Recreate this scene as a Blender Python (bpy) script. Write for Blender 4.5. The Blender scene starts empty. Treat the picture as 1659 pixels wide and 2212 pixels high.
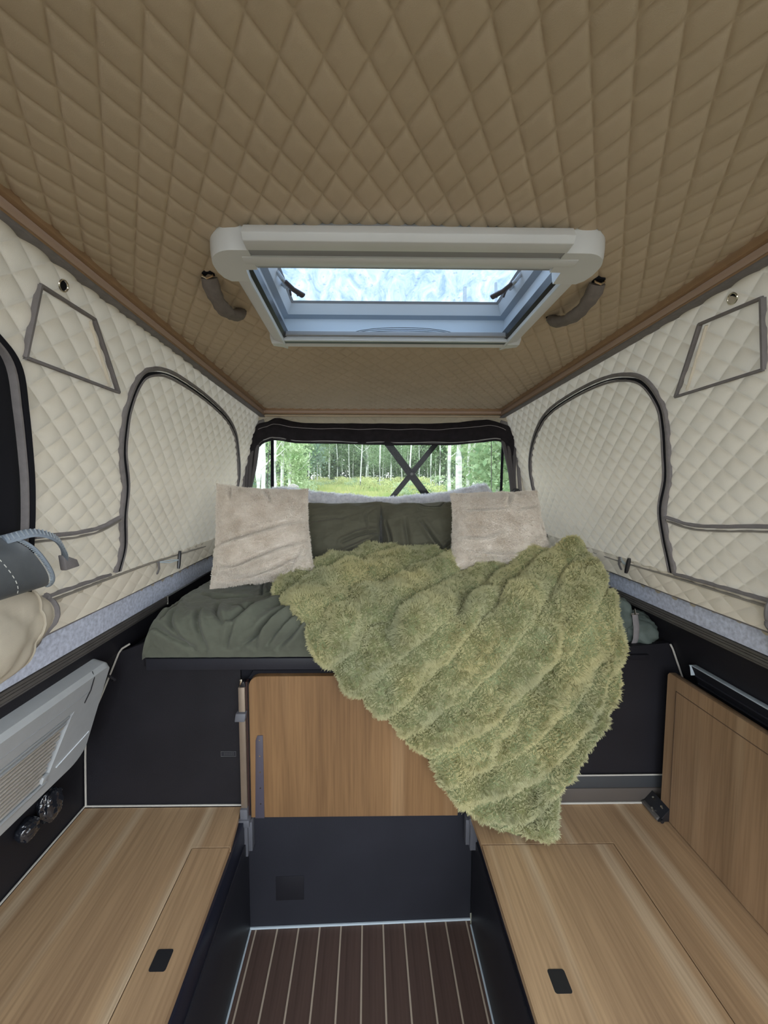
import bpy, bmesh, math, random
import numpy as np
from mathutils import Vector, Matrix
random.seed(7); RNG = np.random.default_rng(7)
S = bpy.context.scene
COL = S.collection
PI = math.pi

# ------------------------------------------------------------------ camera, world, exposure
def make_camera():
    cd = bpy.data.cameras.new('camera'); co = bpy.data.objects.new('camera', cd); COL.objects.link(co)
    yaw, pit, roll = math.radians(-.78), math.radians(-3.92), math.radians(-.11)
    F = Vector((-math.sin(yaw)*math.cos(pit), math.cos(yaw)*math.cos(pit), math.sin(pit)))
    R0 = Vector((math.cos(yaw), math.sin(yaw), 0)); U0 = R0.cross(F)
    R = R0*math.cos(roll) - U0*math.sin(roll); U = U0*math.cos(roll) + R0*math.sin(roll)
    M = Matrix((R, U, -F)).transposed().to_4x4(); M.translation = Vector((0, 0, 1.53))
    co.matrix_world = M
    cd.sensor_fit = 'VERTICAL'; cd.sensor_height = 36; cd.sensor_width = 27
    cd.lens = 842.8/2212*36
    cd.shift_x = (829.5-806.6)/2212; cd.shift_y = -(1106-1093.7)/2212
    cd.clip_start = .02; cd.clip_end = 300
    S.camera = co
make_camera()

w = bpy.data.worlds.new('overcast_sky'); S.world = w; w.use_nodes = True
wn = w.node_tree; bg = wn.nodes['Background']
tc = wn.nodes.new('ShaderNodeTexCoord'); sep = wn.nodes.new('ShaderNodeSeparateXYZ')
rmp = wn.nodes.new('ShaderNodeValToRGB')
wn.links.new(tc.outputs['Generated'], sep.inputs[0]); wn.links.new(sep.outputs['Z'], rmp.inputs[0])
rmp.color_ramp.elements[0].position = 0.0; rmp.color_ramp.elements[0].color = (.93, .97, 1, 1)
rmp.color_ramp.elements[1].position = .8; rmp.color_ramp.elements[1].color = (.74, .87, 1, 1)
wn.links.new(rmp.outputs[0], bg.inputs[0]); bg.inputs[1].default_value = 1.5
S.view_settings.view_transform = 'Standard'; S.view_settings.look = 'None'
S.view_settings.gamma = 1.0; S.view_settings.use_curve_mapping = False
S.view_settings.exposure = 1.80

# ------------------------------------------------------------------ noise
_perm = RNG.permutation(512)
def vnoise(p):
    p = np.asarray(p, float); i = np.floor(p).astype(int); f = p-i; f = f*f*(3-2*f)
    def hsh(a, b, c): return _perm[(_perm[(_perm[a % 512]+b) % 512]+c) % 512]/511*2-1
    r = 0
    for dx in (0, 1):
        wx = f[..., 0] if dx else 1-f[..., 0]
        for dy in (0, 1):
            wy = f[..., 1] if dy else 1-f[..., 1]
            for dz in (0, 1):
                wz = f[..., 2] if dz else 1-f[..., 2]
                r = r + wx*wy*wz*hsh(i[..., 0]+dx, i[..., 1]+dy, i[..., 2]+dz)
    return r
def fbm(p, o=3):
    p = np.asarray(p, float); r = 0; a = 1; t = 0
    for k in range(o): r = r + a*vnoise(p*2**k+13.7*k); t += a; a *= .5
    return r/t
def st3(a, b, c=0.0): return np.stack(np.broadcast_arrays(np.asarray(a, float), b, c), -1)
def ss(a, b, x):
    t = np.clip((x-a)/(b-a), 0, 1); return t*t*(3-2*t)

# ------------------------------------------------------------------ materials
MATS = {}
def mat(name, col, rough=.8, var=.0, vscale=30, bump=0., bscale=200, metal=0., spec=.5, var_col=None, coat=0., sheen=0., stretch=None):
    if name in MATS: return MATS[name]
    m = bpy.data.materials.new(name); m.use_nodes = True; MATS[name] = m
    nt = m.node_tree; b = nt.nodes['Principled BSDF']
    b.inputs['Base Color'].default_value = (*col, 1); b.inputs['Roughness'].default_value = rough
    b.inputs['Metallic'].default_value = metal; b.inputs['Specular IOR Level'].default_value = spec
    if sheen: b.inputs['Sheen Weight'].default_value = sheen; b.inputs['Sheen Roughness'].default_value = .5
    if coat: b.inputs['Coat Weight'].default_value = coat
    t = nt.nodes.new('ShaderNodeTexCoord'); src = t.outputs['Object']
    if stretch:
        mp = nt.nodes.new('ShaderNodeMapping'); mp.inputs['Scale'].default_value = stretch
        nt.links.new(src, mp.inputs[0]); src = mp.outputs[0]
    if var > 0:
        n = nt.nodes.new('ShaderNodeTexNoise'); n.inputs['Scale'].default_value = vscale; n.inputs['Detail'].default_value = 4
        nt.links.new(src, n.inputs['Vector'])
        mx = nt.nodes.new('ShaderNodeMixRGB'); c2 = var_col or tuple(c*(1-var) for c in col)
        mx.inputs[1].default_value = (*col, 1); mx.inputs[2].default_value = (*c2, 1)
        r = nt.nodes.new('ShaderNodeValToRGB'); r.color_ramp.elements[0].position = .35; r.color_ramp.elements[1].position = .7
        nt.links.new(n.outputs['Fac'], r.inputs[0]); nt.links.new(r.outputs[0], mx.inputs[0]); nt.links.new(mx.outputs[0], b.inputs['Base Color'])
    if bump > 0:
        n2 = nt.nodes.new('ShaderNodeTexNoise'); n2.inputs['Scale'].default_value = bscale; n2.inputs['Detail'].default_value = 5
        nt.links.new(src, n2.inputs['Vector'])
        bp = nt.nodes.new('ShaderNodeBump'); bp.inputs['Strength'].default_value = bump; bp.inputs['Distance'].default_value = .002
        nt.links.new(n2.outputs['Fac'], bp.inputs['Height']); nt.links.new(bp.outputs[0], b.inputs['Normal'])
    return m
def wood(name, c1, c2, c3, axis, rough=.45):
    """laminated board: long soft streaks along `axis`, fine pores, a few pale bands"""
    m = bpy.data.materials.new(name); m.use_nodes = True; MATS[name] = m
    nt = m.node_tree; N = nt.nodes.new; L = nt.links.new; b = nt.nodes['Principled BSDF']; b.inputs['Roughness'].default_value = rough
    t = N('ShaderNodeTexCoord')
    def layer(sc, det, k):
        mp = N('ShaderNodeMapping'); s = [sc]*3; s[axis] = sc*k; mp.inputs['Scale'].default_value = s
        L(t.outputs['Object'], mp.inputs[0]); n = N('ShaderNodeTexNoise'); n.inputs['Scale'].default_value = 1; n.inputs['Detail'].default_value = det
        n.inputs['Distortion'].default_value = .3
        L(mp.outputs[0], n.inputs['Vector']); return n.outputs['Fac']
    a = layer(14, 3, .06); f = layer(160, 4, .03); g = layer(420, 3, .03); pale = layer(11, 2, .03)
    r = N('ShaderNodeValToRGB'); r.color_ramp.elements[0].position = .33; r.color_ramp.elements[0].color = (*c2, 1)
    r.color_ramp.elements[1].position = .66; r.color_ramp.elements[1].color = (*c1, 1); L(a, r.inputs[0])
    rp = N('ShaderNodeValToRGB'); rp.color_ramp.elements[0].position = .58; rp.color_ramp.elements[0].color = (0, 0, 0, 1)
    rp.color_ramp.elements[1].position = .68; rp.color_ramp.elements[1].color = (.75, .75, .75, 1); L(pale, rp.inputs[0])
    m1 = N('ShaderNodeMixRGB'); L(rp.outputs[0], m1.inputs[0]); L(r.outputs[0], m1.inputs[1]); m1.inputs[2].default_value = (*c3, 1)
    rf = N('ShaderNodeValToRGB'); rf.color_ramp.elements[0].position = .3; rf.color_ramp.elements[0].color = (.72, .70, .68, 1)
    rf.color_ramp.elements[1].position = .6; rf.color_ramp.elements[1].color = (1, 1, 1, 1); L(f, rf.inputs[0])
    m2 = N('ShaderNodeMixRGB'); m2.blend_type = 'MULTIPLY'; m2.inputs[0].default_value = .8; L(m1.outputs[0], m2.inputs[1]); L(rf.outputs[0], m2.inputs[2])
    L(m2.outputs[0], b.inputs['Base Color'])
    bp = N('ShaderNodeBump'); bp.inputs['Strength'].default_value = .08; bp.inputs['Distance'].default_value = .001; L(g, bp.inputs['Height']); L(bp.outputs[0], b.inputs['Normal'])
    return m
def clear(name, tint=(1, 1, 1), haze=0., haze_col=(1, 1, 1), gloss=.06, dirt=False):
    m = bpy.data.materials.new(name); m.use_nodes = True; MATS[name] = m
    nt = m.node_tree; N = nt.nodes.new; L = nt.links.new; nt.nodes.remove(nt.nodes['Principled BSDF'])
    tr = N('ShaderNodeBsdfTransparent'); tr.inputs[0].default_value = (*tint, 1)
    tl = N('ShaderNodeBsdfTranslucent'); tl.inputs[0].default_value = (*haze_col, 1)
    gl = N('ShaderNodeBsdfGlossy'); gl.inputs['Roughness'].default_value = .05
    m1 = N('ShaderNodeMixShader'); m1.inputs[0].default_value = haze; L(tr.outputs[0], m1.inputs[1]); L(tl.outputs[0], m1.inputs[2])
    m2 = N('ShaderNodeMixShader'); m2.inputs[0].default_value = gloss; L(m1.outputs[0], m2.inputs[1]); L(gl.outputs[0], m2.inputs[2])
    L(m2.outputs[0], nt.nodes['Material Output'].inputs[0])
    if dirt:
        t = N('ShaderNodeTexCoord'); mp = N('ShaderNodeMapping'); mp.inputs['Scale'].default_value = (20, 9, 1); L(t.outputs['Object'], mp.inputs[0])
        n = N('ShaderNodeTexNoise'); n.inputs['Scale'].default_value = 1.2; n.inputs['Detail'].default_value = 8; n.inputs['Roughness'].default_value = .7
        n.inputs['Distortion'].default_value = 1.0
        L(mp.outputs[0], n.inputs['Vector'])
        r = N('ShaderNodeValToRGB'); r.color_ramp.elements[0].position = .35; r.color_ramp.elements[0].color = (.035, .065, .12, 1)
        r.color_ramp.elements[1].position = .62; r.color_ramp.elements[1].color = (.20, .225, .25, 1)
        L(n.outputs['Fac'], r.inputs[0]); L(r.outputs[0], tr.inputs[0])
        n3 = N('ShaderNodeTexNoise'); n3.inputs['Scale'].default_value = 70; n3.inputs['Detail'].default_value = 3; L(t.outputs['Object'], n3.inputs['Vector'])
        r3 = N('ShaderNodeValToRGB'); r3.color_ramp.elements[0].position = .30; r3.color_ramp.elements[0].color = (.10, .12, .15, 1)
        r3.color_ramp.elements[1].position = .36; r3.color_ramp.elements[1].color = (1, 1, 1, 1); L(n3.outputs['Fac'], r3.inputs[0])
        mm = N('ShaderNodeMixRGB'); mm.blend_type = 'MULTIPLY'; mm.inputs[0].default_value = .6; L(r.outputs[0], mm.inputs[1]); L(r3.outputs[0], mm.inputs[2]); L(mm.outputs[0], tr.inputs[0])
    return m

beige = mat('quilted_beige_fabric', (.60, .53, .42), .95, .08, 9, .25, 900, spec=.2)
def translucent(m, f, col):
    nt = m.node_tree; b = nt.nodes['Principled BSDF']; o = nt.nodes['Material Output']
    t = nt.nodes.new('ShaderNodeBsdfTranslucent'); t.inputs[0].default_value = (*col, 1); x = nt.nodes.new('ShaderNodeMixShader'); x.inputs[0].default_value = f
    nt.links.new(b.outputs[0], x.inputs[1]); nt.links.new(t.outputs[0], x.inputs[2]); nt.links.new(x.outputs[0], o.inputs[0])
translucent(beige, .075, (.80, .74, .64))   # tent cloth lets some daylight through
beige_c = mat('quilted_beige_ceiling', (.62, .50, .36), .95, .08, 6, .25, 900, spec=.2)
piping = mat('grey_piping', (.235, .215, .215), .9, .15, 60, .2, 600)
blackfab = mat('black_fabric', (.012, .012, .016), .95, spec=.2)
blackmesh = mat('black_net', (.022, .018, .021), .9, .3, 40, .3, 500, spec=.25)
felt = mat('blue_grey_felt', (.72, .76, .90), 1.0, .4, 90, .5, 500, spec=.1, var_col=(.48, .51, .62))
beige_s = mat('beige_lit_skirt_fabric', (.84, .76, .63), .95, .06, 9, .25, 900, spec=.2)  # wall beige made paler, top light put into the colour
rail_br = mat('brown_rail', (.38, .235, .13), .5, .12, 50)
rail_pk = mat('brown_rail_light', (.50, .36, .28), .5)
dark = mat('dark_laminate', (.017, .016, .020), .5, .3, 5, .15, 300, spec=.25)
dark2 = mat('dark_grey_laminate', (.024, .024, .031), .45, .2, 5, .15, 300, spec=.3)
darkrail = mat('dark_aluminium', (.11, .10, .092), .45, .2, 30)
seamw = mat('pale_sealant', (.50, .47, .42), .7)
seamb = mat('pale_blue_sealant', (.50, .56, .60), .7)
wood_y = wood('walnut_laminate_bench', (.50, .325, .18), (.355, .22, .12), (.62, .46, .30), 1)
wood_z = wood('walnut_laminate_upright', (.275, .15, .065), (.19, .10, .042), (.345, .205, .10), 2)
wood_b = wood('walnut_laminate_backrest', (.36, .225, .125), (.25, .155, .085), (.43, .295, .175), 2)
floor_w = wood('dark_teak_plank', (.115, .068, .052), (.075, .045, .036), (.13, .085, .06), 1, .5)
inlay = mat('cream_inlay', (.46, .36, .27), .6)
greenlin = mat('olive_linen', (.125, .132, .10), .9, .15, 20, .35, 700, spec=.25, sheen=.15)
greenpil = mat('dark_olive_cotton', (.125, .12, .085), .9, .15, 20, .35, 700, spec=.25, sheen=.1)
cream = mat('cream_plush', (.80, .72, .63), 1.0, .25, 16, .9, 260, spec=.1, var_col=(.54, .45, .36), sheen=.2)
creamhair = mat('cream_pile', (.88, .81, .72), 1.0, spec=.05)
whitefur = mat('white_plush', (.86, .87, .92), 1.0, .35, 50, .9, 220, spec=.1, var_col=(.62, .63, .70), sheen=.2)
fur = mat('moss_green_fur_shaded', (.20, .20, .09), 1.0, .3, 14, .6, 300, spec=.05, var_col=(.26, .30, .16))  # darker than the pile: shade between tufts put into the base colour
furhair = mat('moss_green_pile', (.67, .61, .33), 1.0, .35, 5, 0, spec=.05, var_col=(.50, .50, .31))
whitepl = mat('white_plastic', (.74, .75, .75), .4, .04, 8, .05, 300)
greypl = mat('grey_plastic', (.34, .345, .36), .45)
innerpl = mat('pale_plastic', (.72, .76, .80), .35)
silverpl = mat('silver_plastic', (.50, .515, .525), .35, .05, 40, .1, 400, metal=.1)
slatpl = mat('warm_grey_slat', (.55, .50, .44), .45)
blackpl = mat('black_plastic', (.015, .015, .018), .35)
chrome = mat('bright_metal', (.75, .68, .55), .2, metal=1)
greyfab = mat('grey_sleeve_fabric', (.20, .17, .15), .9, .2, 60, .3, 500)
bronze = mat('bronze_aluminium', (.30, .235, .18), .35, .1, 20, metal=.5)
clipgrey = mat('grey_clip', (.11, .11, .125), .5)
greyvinyl = mat('grey_vinyl', (.10, .11, .12), .45, .1, 60, .2, 400)
zipmetal = mat('zip_teeth', (.50, .56, .62), .35, metal=.4)
thread = mat('pale_thread', (.6, .6, .56), .8)
bark = mat('birch_bark', (.72, .72, .66), .9, .5, 2.2, spec=.1, var_col=(.42, .43, .38), stretch=(1, 1, 3))
barkdark = mat('birch_knot', (.06, .055, .05), .9)
leafA = mat('leaf_green', (.30, .39, .23), .8, .5, 1.3, var_col=(.08, .17, .07), spec=.2)
leafB = mat('leaf_light', (.47, .55, .35), .8, .4, 1.3, var_col=(.16, .30, .10), spec=.2)
leafC = mat('leaf_blue_green', (.28, .36, .29), .8, .5, 1.0, var_col=(.06, .13, .08), spec=.2)
for _m, _c in ((leafA, (.42, .52, .28)), (leafB, (.58, .66, .40)), (leafC, (.38, .48, .36))): translucent(_m, .28, _c)
leafY = mat('leaf_yellow_green', (.55, .56, .24), .8, .4, 1.3, var_col=(.34, .44, .16), spec=.2); translucent(leafY, .4, (.66, .66, .34))
grassm = mat('dry_grass', (.50, .48, .20), .9, .5, 1.0, var_col=(.28, .38, .13), spec=.1)
groundm = mat('forest_ground', (.095, .088, .068), 1, .5, .6, var_col=(.06, .06, .04), spec=.1)
grassland = mat('clearing_grass', (.34, .35, .20), 1, .5, 1.6, var_col=(.11, .17, .08), spec=.1)
pane_clear = clear('clear_vinyl', (.80, .82, .81), .006, (1, 1, 1), .01)
pane_dirty = clear('dirty_acrylic', (.9, .95, 1), .16, (.50, .62, .76), .03, dirt=True)

# ------------------------------------------------------------------ object helpers
def wloc(o):
    v = Vector((0, 0, 0))
    while o: v += o.location; o = o.parent
    return v
def link(name, me, parent=None, m=None, origin=None):
    """verts of `me` are in world coordinates; move them to the object's own origin"""
    o = bpy.data.objects.new(name, me)
    if origin is None:
        co = np.empty(len(me.vertices)*3); me.vertices.foreach_get('co', co); co = co.reshape(-1, 3)
        origin = Vector(((co[:, 0].min()+co[:, 0].max())/2, (co[:, 1].min()+co[:, 1].max())/2, co[:, 2].min()))
    origin = Vector(origin)
    me.transform(Matrix.Translation(-origin))
    COL.objects.link(o)
    if parent: o.parent = parent; o.location = origin - wloc(parent)
    else: o.location = origin
    if m: me.materials.append(m)
    return o
def thing(name, label, cat, loc, group=None, kind=None):
    o = bpy.data.objects.new(name, None); o.empty_display_size = .05; COL.objects.link(o); o.location = loc
    tag(o, label, cat, group, kind); return o
def tag(o, label=None, cat=None, group=None, kind=None):
    if label: o['label'] = label
    if cat: o['category'] = cat
    if group: o['group'] = group
    if kind: o['kind'] = kind
    return o
def struct(o, label, cat): return tag(o, label, cat, None, 'structure')
def mesh_np(name, V, Fq, smooth=True, tris=None):
    me = bpy.data.meshes.new(name); V = np.asarray(V, float).reshape(-1, 3)
    Fq = np.asarray(Fq, int).reshape(-1, 4)
    me.vertices.add(len(V)); me.vertices.foreach_set('co', V.ravel())
    nt = 0 if tris is None else len(tris)
    me.loops.add(len(Fq)*4+nt*3); me.polygons.add(len(Fq)+nt)
    idx = Fq.ravel(); ls = np.arange(len(Fq))*4
    if nt: idx = np.concatenate([idx, np.asarray(tris).ravel()]); ls = np.concatenate([ls, len(Fq)*4+np.arange(nt)*3])
    me.loops.foreach_set('vertex_index', idx.astype(np.int32)); me.polygons.foreach_set('loop_start', ls.astype(np.int32))
    me.update(calc_edges=True); me.validate()
    me.polygons.foreach_set('use_smooth', [smooth]*len(me.polygons)); me.update()
    return me
def grid_faces(n, m, off=0, wrap=False):
    i, j = np.meshgrid(np.arange(n-1), np.arange(m if wrap else m-1), indexing='ij'); j2 = (j+1) % m
    return (np.stack([i*m+j, (i+1)*m+j, (i+1)*m+j2, i*m+j2], -1).reshape(-1, 4)+off)
class B:
    """collects boxes, prisms, tubes and sweeps for one mesh"""
    def __init__(s): s.bm = bmesh.new()
    def box(s, x0, x1, y0, y1, z0, z1):
        v = [s.bm.verts.new(p) for p in ((x0, y0, z0), (x1, y0, z0), (x1, y1, z0), (x0, y1, z0), (x0, y0, z1), (x1, y0, z1), (x1, y1, z1), (x0, y1, z1))]
        for f in ((0, 3, 2, 1), (4, 5, 6, 7), (0, 1, 5, 4), (1, 2, 6, 5), (2, 3, 7, 6), (3, 0, 4, 7)): s.bm.faces.new([v[k] for k in f])
        return s
    def hexa(s, P):
        v = [s.bm.verts.new(p) for p in P]
        for f in ((0, 3, 2, 1), (4, 5, 6, 7), (0, 1, 5, 4), (1, 2, 6, 5), (2, 3, 7, 6), (3, 0, 4, 7)): s.bm.faces.new([v[k] for k in f])
        return s
    def prism(s, pts, d):
        """pts: 3-D outline; d: extrusion vector"""
        d = Vector(d); a = [s.bm.verts.new(p) for p in pts]; b = [s.bm.verts.new(Vector(p)+d) for p in pts]; n = len(pts)
        s.bm.faces.new(a[::-1]); s.bm.faces.new(b)
        for i in range(n): s.bm.faces.new((a[i], a[(i+1) % n], b[(i+1) % n], b[i]))
        return s
    def sweep(s, path, prof, ups=None, closed=False, cap=True, flat=False):
        """prof: list of (side, up) offsets; ups: up-vector per path point"""
        path = [Vector(p) for p in path]; n = len(path); rings = []
        for i, p in enumerate(path):
            if closed: t = (path[(i+1) % n]-path[i-1])
            else: t = path[min(i+1, n-1)]-path[max(i-1, 0)]
            t.normalize(); up = Vector(ups[i] if isinstance(ups, list) else (ups or (0, 0, 1)))
            sd = t.cross(up).normalized(); up2 = sd.cross(t).normalized()
            pr = prof(i/(n-1)) if callable(prof) else prof
            rings.append([s.bm.verts.new(p+sd*a+up2*b) for a, b in pr])
        k = len(rings[0])
        for i in range(n if closed else n-1):
            r0 = rings[i]; r1 = rings[(i+1) % n]
            for j in range(k): s.bm.faces.new((r0[j], r0[(j+1) % k], r1[(j+1) % k], r1[j]))
        if cap and not closed: s.bm.faces.new(rings[0][::-1]); s.bm.faces.new(rings[-1])
        return s
    def tube(s, path, r, k=8, ups=None, sq=1.0, closed=False):
        rr = r if callable(r) else (lambda t: r)
        return s.sweep(path, lambda t: [(rr(t)*math.cos(2*PI*j/k), rr(t)*sq*math.sin(2*PI*j/k)) for j in range(k)], ups, closed)
    def mesh(s, name, bevel=0., seg=2, smooth=False):
        bm = s.bm; bmesh.ops.recalc_face_normals(bm, faces=bm.faces)
        if bevel > 0:
            es = [e for e in bm.edges if len(e.link_faces) == 2 and e.calc_face_angle(0) > .5]
            bmesh.ops.bevel(bm, geom=es, offset=bevel, segments=seg, affect='EDGES', profile=.5, clamp_overlap=True)
        me = bpy.data.meshes.new(name); bm.to_mesh(me); bm.free()
        if smooth or bevel > 0:
            me.polygons.foreach_set('use_smooth', [True]*len(me.polygons))
            try: me.set_sharp_from_angle(angle=math.radians(40))
            except Exception: pass
        return me
    def build(s, name, m, parent=None, bevel=0., seg=2, smooth=False, origin=None):
        return link(name, s.mesh(name, bevel, seg, smooth), parent, m, origin)
def rrect(w, h, r, k=5):
    P = []
    for cx, cy, a0 in ((w/2-r, h/2-r, 0), (-w/2+r, h/2-r, PI/2), (-w/2+r, -h/2+r, PI), (w/2-r, -h/2+r, 1.5*PI)):
        for i in range(k+1): P.append((cx+r*math.cos(a0+PI/2*i/k), cy+r*math.sin(a0+PI/2*i/k)))
    return P
def smooth_path(P, n=80):
    P = np.array(P, float); k = len(P); Q = np.vstack([2*P[0]-P[1], P, 2*P[-1]-P[-2]])
    t = np.linspace(0, k-1, n); i = np.minimum(t.astype(int), k-2); f = (t-i)[:, None]
    a, b, c, d = Q[i], Q[i+1], Q[i+2], Q[i+3]
    return .5*(2*b+(c-a)*f+(2*a-5*b+4*c-d)*f**2+(3*b-a-3*c+d)*f**3)

# ------------------------------------------------------------------ quilted shell
def cz(y): return 1.916+.0425*(2.2-y)
def xl(z): return -.80+.276*(z-1.15)
def xr(z): return .96-.276*(z-1.173)
YB = -.45; YF = 2.18
def wsag(side, y, z): return .006*vnoise(st3(np.asarray(y)*2.5, np.asarray(z)*3, 4. if side < 0 else 7.))
def quilt(name, u0, u1, v0, v1, Pu, Pv, ou, ov, H, mapf, nrm, m, clampf=None, mask=None, k=12, parent=None, w=.009):
    """sheet of diamonds Pu x Pv whose mesh lines follow the stitching; puffed H towards nrm"""
    a0 = math.floor((u0-ou)/Pu+(v0-ov)/Pv)-1; a1 = math.ceil((u1-ou)/Pu+(v1-ov)/Pv)+1
    b0 = math.floor((u0-ou)/Pu-(v1-ov)/Pv)-1; b1 = math.ceil((u1-ou)/Pu-(v0-ov)/Pv)+1
    A = np.arange((a1-a0)*k+1)/k+a0; Bv = np.arange((b1-b0)*k+1)/k+b0
    A = A-np.sin(2*PI*A)/(2*PI)*.62; Bv = Bv-np.sin(2*PI*Bv)/(2*PI)*.62   # finer mesh next to the stitching
    a, b = np.meshgrid(A, Bv, indexing='ij')
    u = (a+b)/2*Pu+ou; v = (a-b)/2*Pv+ov
    pitch = Pu*Pv/math.hypot(Pu, Pv); fa = np.abs(np.sin(PI*a))*pitch/PI; fb = np.abs(np.sin(PI*b))*pitch/PI; h = H*(1-np.exp(-fa/w))*(1-np.exp(-fb/w))
    U = np.clip(u, u0, u1); Vv = np.clip(v, v0, v1)
    if clampf: U, Vv = clampf(U, Vv)
    h = h*(1+.2*vnoise(st3(u*7, v*7, 1.3)))+.0005*vnoise(st3(u*40, v*40, .3))
    P = mapf(U, Vv); n = nrm(U, Vv); P = P+n*h[..., None]
    nn, mm = a.shape; F = grid_faces(nn, mm)
    uf = u.ravel()[F]; vf = v.ravel()[F]; eu = 1e-6
    keep = ~((uf.max(1) <= u0+eu) | (uf.min(1) >= u1-eu) | (vf.max(1) <= v0+eu) | (vf.min(1) >= v1-eu))
    if mask is not None:
        c = mask(uf.mean(1), vf.mean(1)); keep &= c
    F = F[keep]
    used = np.unique(F); re = -np.ones(nn*mm, int); re[used] = np.arange(len(used))
    # drop zero-area slivers
    V = P.reshape(-1, 3)[used]; F = re[F]
    d1 = V[F[:, 2]]-V[F[:, 0]]; d2 = V[F[:, 3]]-V[F[:, 1]]; ar = np.linalg.norm(np.cross(d1, d2), axis=1); F = F[ar > 1e-8]
    o = link(name, mesh_np(name, V, F), parent, m)
    return o
def const_n(n):
    n = np.array(n, float); n /= np.linalg.norm(n); return lambda U, V: n

sag = lambda u, v: .004*vnoise(st3(u*3, v*3, 9.1))
ceil = quilt('ceiling', -.565, .725, YB, YF, .0487, .079, 0., .456, .0048,
             lambda U, V: np.stack([U, V, cz(V)+sag(U, V)], -1), const_n((0, 0, -1)), beige_c,
             mask=lambda u, v: ~((u > -.245) & (u < .395) & (v > .775) & (v < 1.19)), k=10, w=.0032)
struct(ceil, 'beige diamond-quilted fabric ceiling around the roof window', 'ceiling')
def openL(z):   # rear boundary (in y) of the big zip opening near the camera
    return np.interp(z, [1.26, 1.32, 1.46, 1.53, 1.60, 1.66, 1.73, 1.76, 1.80, 1.83], [.86, .852, .82, .80, .775, .752, .722, .69, .60, .40])
wl = quilt('wall_left', YB, YF, 1.13, 2.0, .070, .0565, .829, 1.593, .0130,
           lambda U, V: np.stack([xl(V)+wsag(-1, U, V), U, V], -1), const_n((1, 0, -.276)), beige,
           clampf=lambda U, V: (U, np.minimum(V, cz(U)-.03)),
           mask=lambda u, v: ~((u < openL(v)) & (v > 1.28) & (v < 1.83) & (u > -.25)))
struct(wl, 'beige diamond-quilted tent wall on the left', 'wall')
wr = quilt('wall_right', YB, YF, 1.15, 2.0, .070, .0565, 1.458, 1.473, .0130,
           lambda U, V: np.stack([xr(V)+wsag(1, U, V), U, V], -1), const_n((-1, 0, -.276)), beige,
           clampf=lambda U, V: (U, np.minimum(V, cz(U)-.03)),
           mask=lambda u, v: ~((u < openL(v)-.06) & (v > 1.28) & (v < 1.83) & (u > -.25)))
struct(wr, 'pale diamond-quilted tent wall on the right', 'wall')
def win_in(x, z, g=0.):
    """inside the rear window's outer contour"""
    cx = .08+.0*z; hw = .735-g+.04*(1.8-z)*.6; top = 1.845-g; r = .10
    dx = np.abs(x-cx)-(hw-r); dz = z-(top-r)
    return np.where((dx > 0) & (dz > 0), dx*dx+dz*dz < r*r, (dx < r) & (dz < r)) & (z > 1.36+g)
wf = quilt('wall_far', -.80, .96, 1.14, 1.93, .070, .0565, .08, 1.59, .006,
           lambda U, V: np.stack([U, YF-.004+.0*U, V], -1), const_n((0, -1, 0)), beige,
           clampf=lambda U, V: (np.clip(U, xl(V), xr(V)), np.minimum(V, cz(YF)-.02)),
           mask=lambda u, v: ~win_in(u, v, .01))
struct(wf, 'beige quilted far tent wall around the panoramic window', 'wall')

# brown roof rails (one per side)
def rail_side(name, x, s, label):
    root = thing(name, label, 'trim', (x, .6, cz(.6)-.05), kind='structure')
    def strip(nm, xa, xb, za, zb, m):
        P = []
        y0, y1 = YB, YF
        xs = sorted((x+s*xa, x+s*xb))
        P = [(xs[0], y0, cz(y0)+za), (xs[1], y0, cz(y0)+za), (xs[1], y1, cz(y1)+za), (xs[0], y1, cz(y1)+za),
             (xs[0], y0, cz(y0)+zb), (xs[1], y0, cz(y0)+zb), (xs[1], y1, cz(y1)+zb), (xs[0], y1, cz(y1)+zb)]
        B().hexa(P).build(nm, m, root, bevel=.002)
    strip('upper_strip', 0.0, .036, -.016, 0.004, rail_br)
    strip('middle_strip', .010, .036, -.034, -.016, rail_pk)
    strip('lower_strip', .010, .036, -.040, -.034, rail_br)
    strip('cord_seam', .008, .036, -.047, -.040, piping)
    return root
rail_side('trim_1', -.556, -1, 'long brown rail between the ceiling and the left tent wall')
rail_side('trim_2', .716, 1, 'long brown rail between the ceiling and the right tent wall')
r3 = thing('trim_3', 'short brown rail across the far end of the ceiling', 'trim', (.08, 2.16, cz(2.16)-.04), kind='structure')
zc = cz(2.16)
B().box(-.58, .74, 2.146, 2.19, zc-.014, zc+.004).build('upper_strip', rail_br, r3, bevel=.002)
B().box(-.585, .745, 2.152, 2.19, zc-.026, zc-.014).build('middle_strip', rail_pk, r3, bevel=.002)
B().box(-.59, .75, 2.156, 2.19, zc-.032, zc-.026).build('lower_strip', rail_br, r3, bevel=.001)

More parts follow.
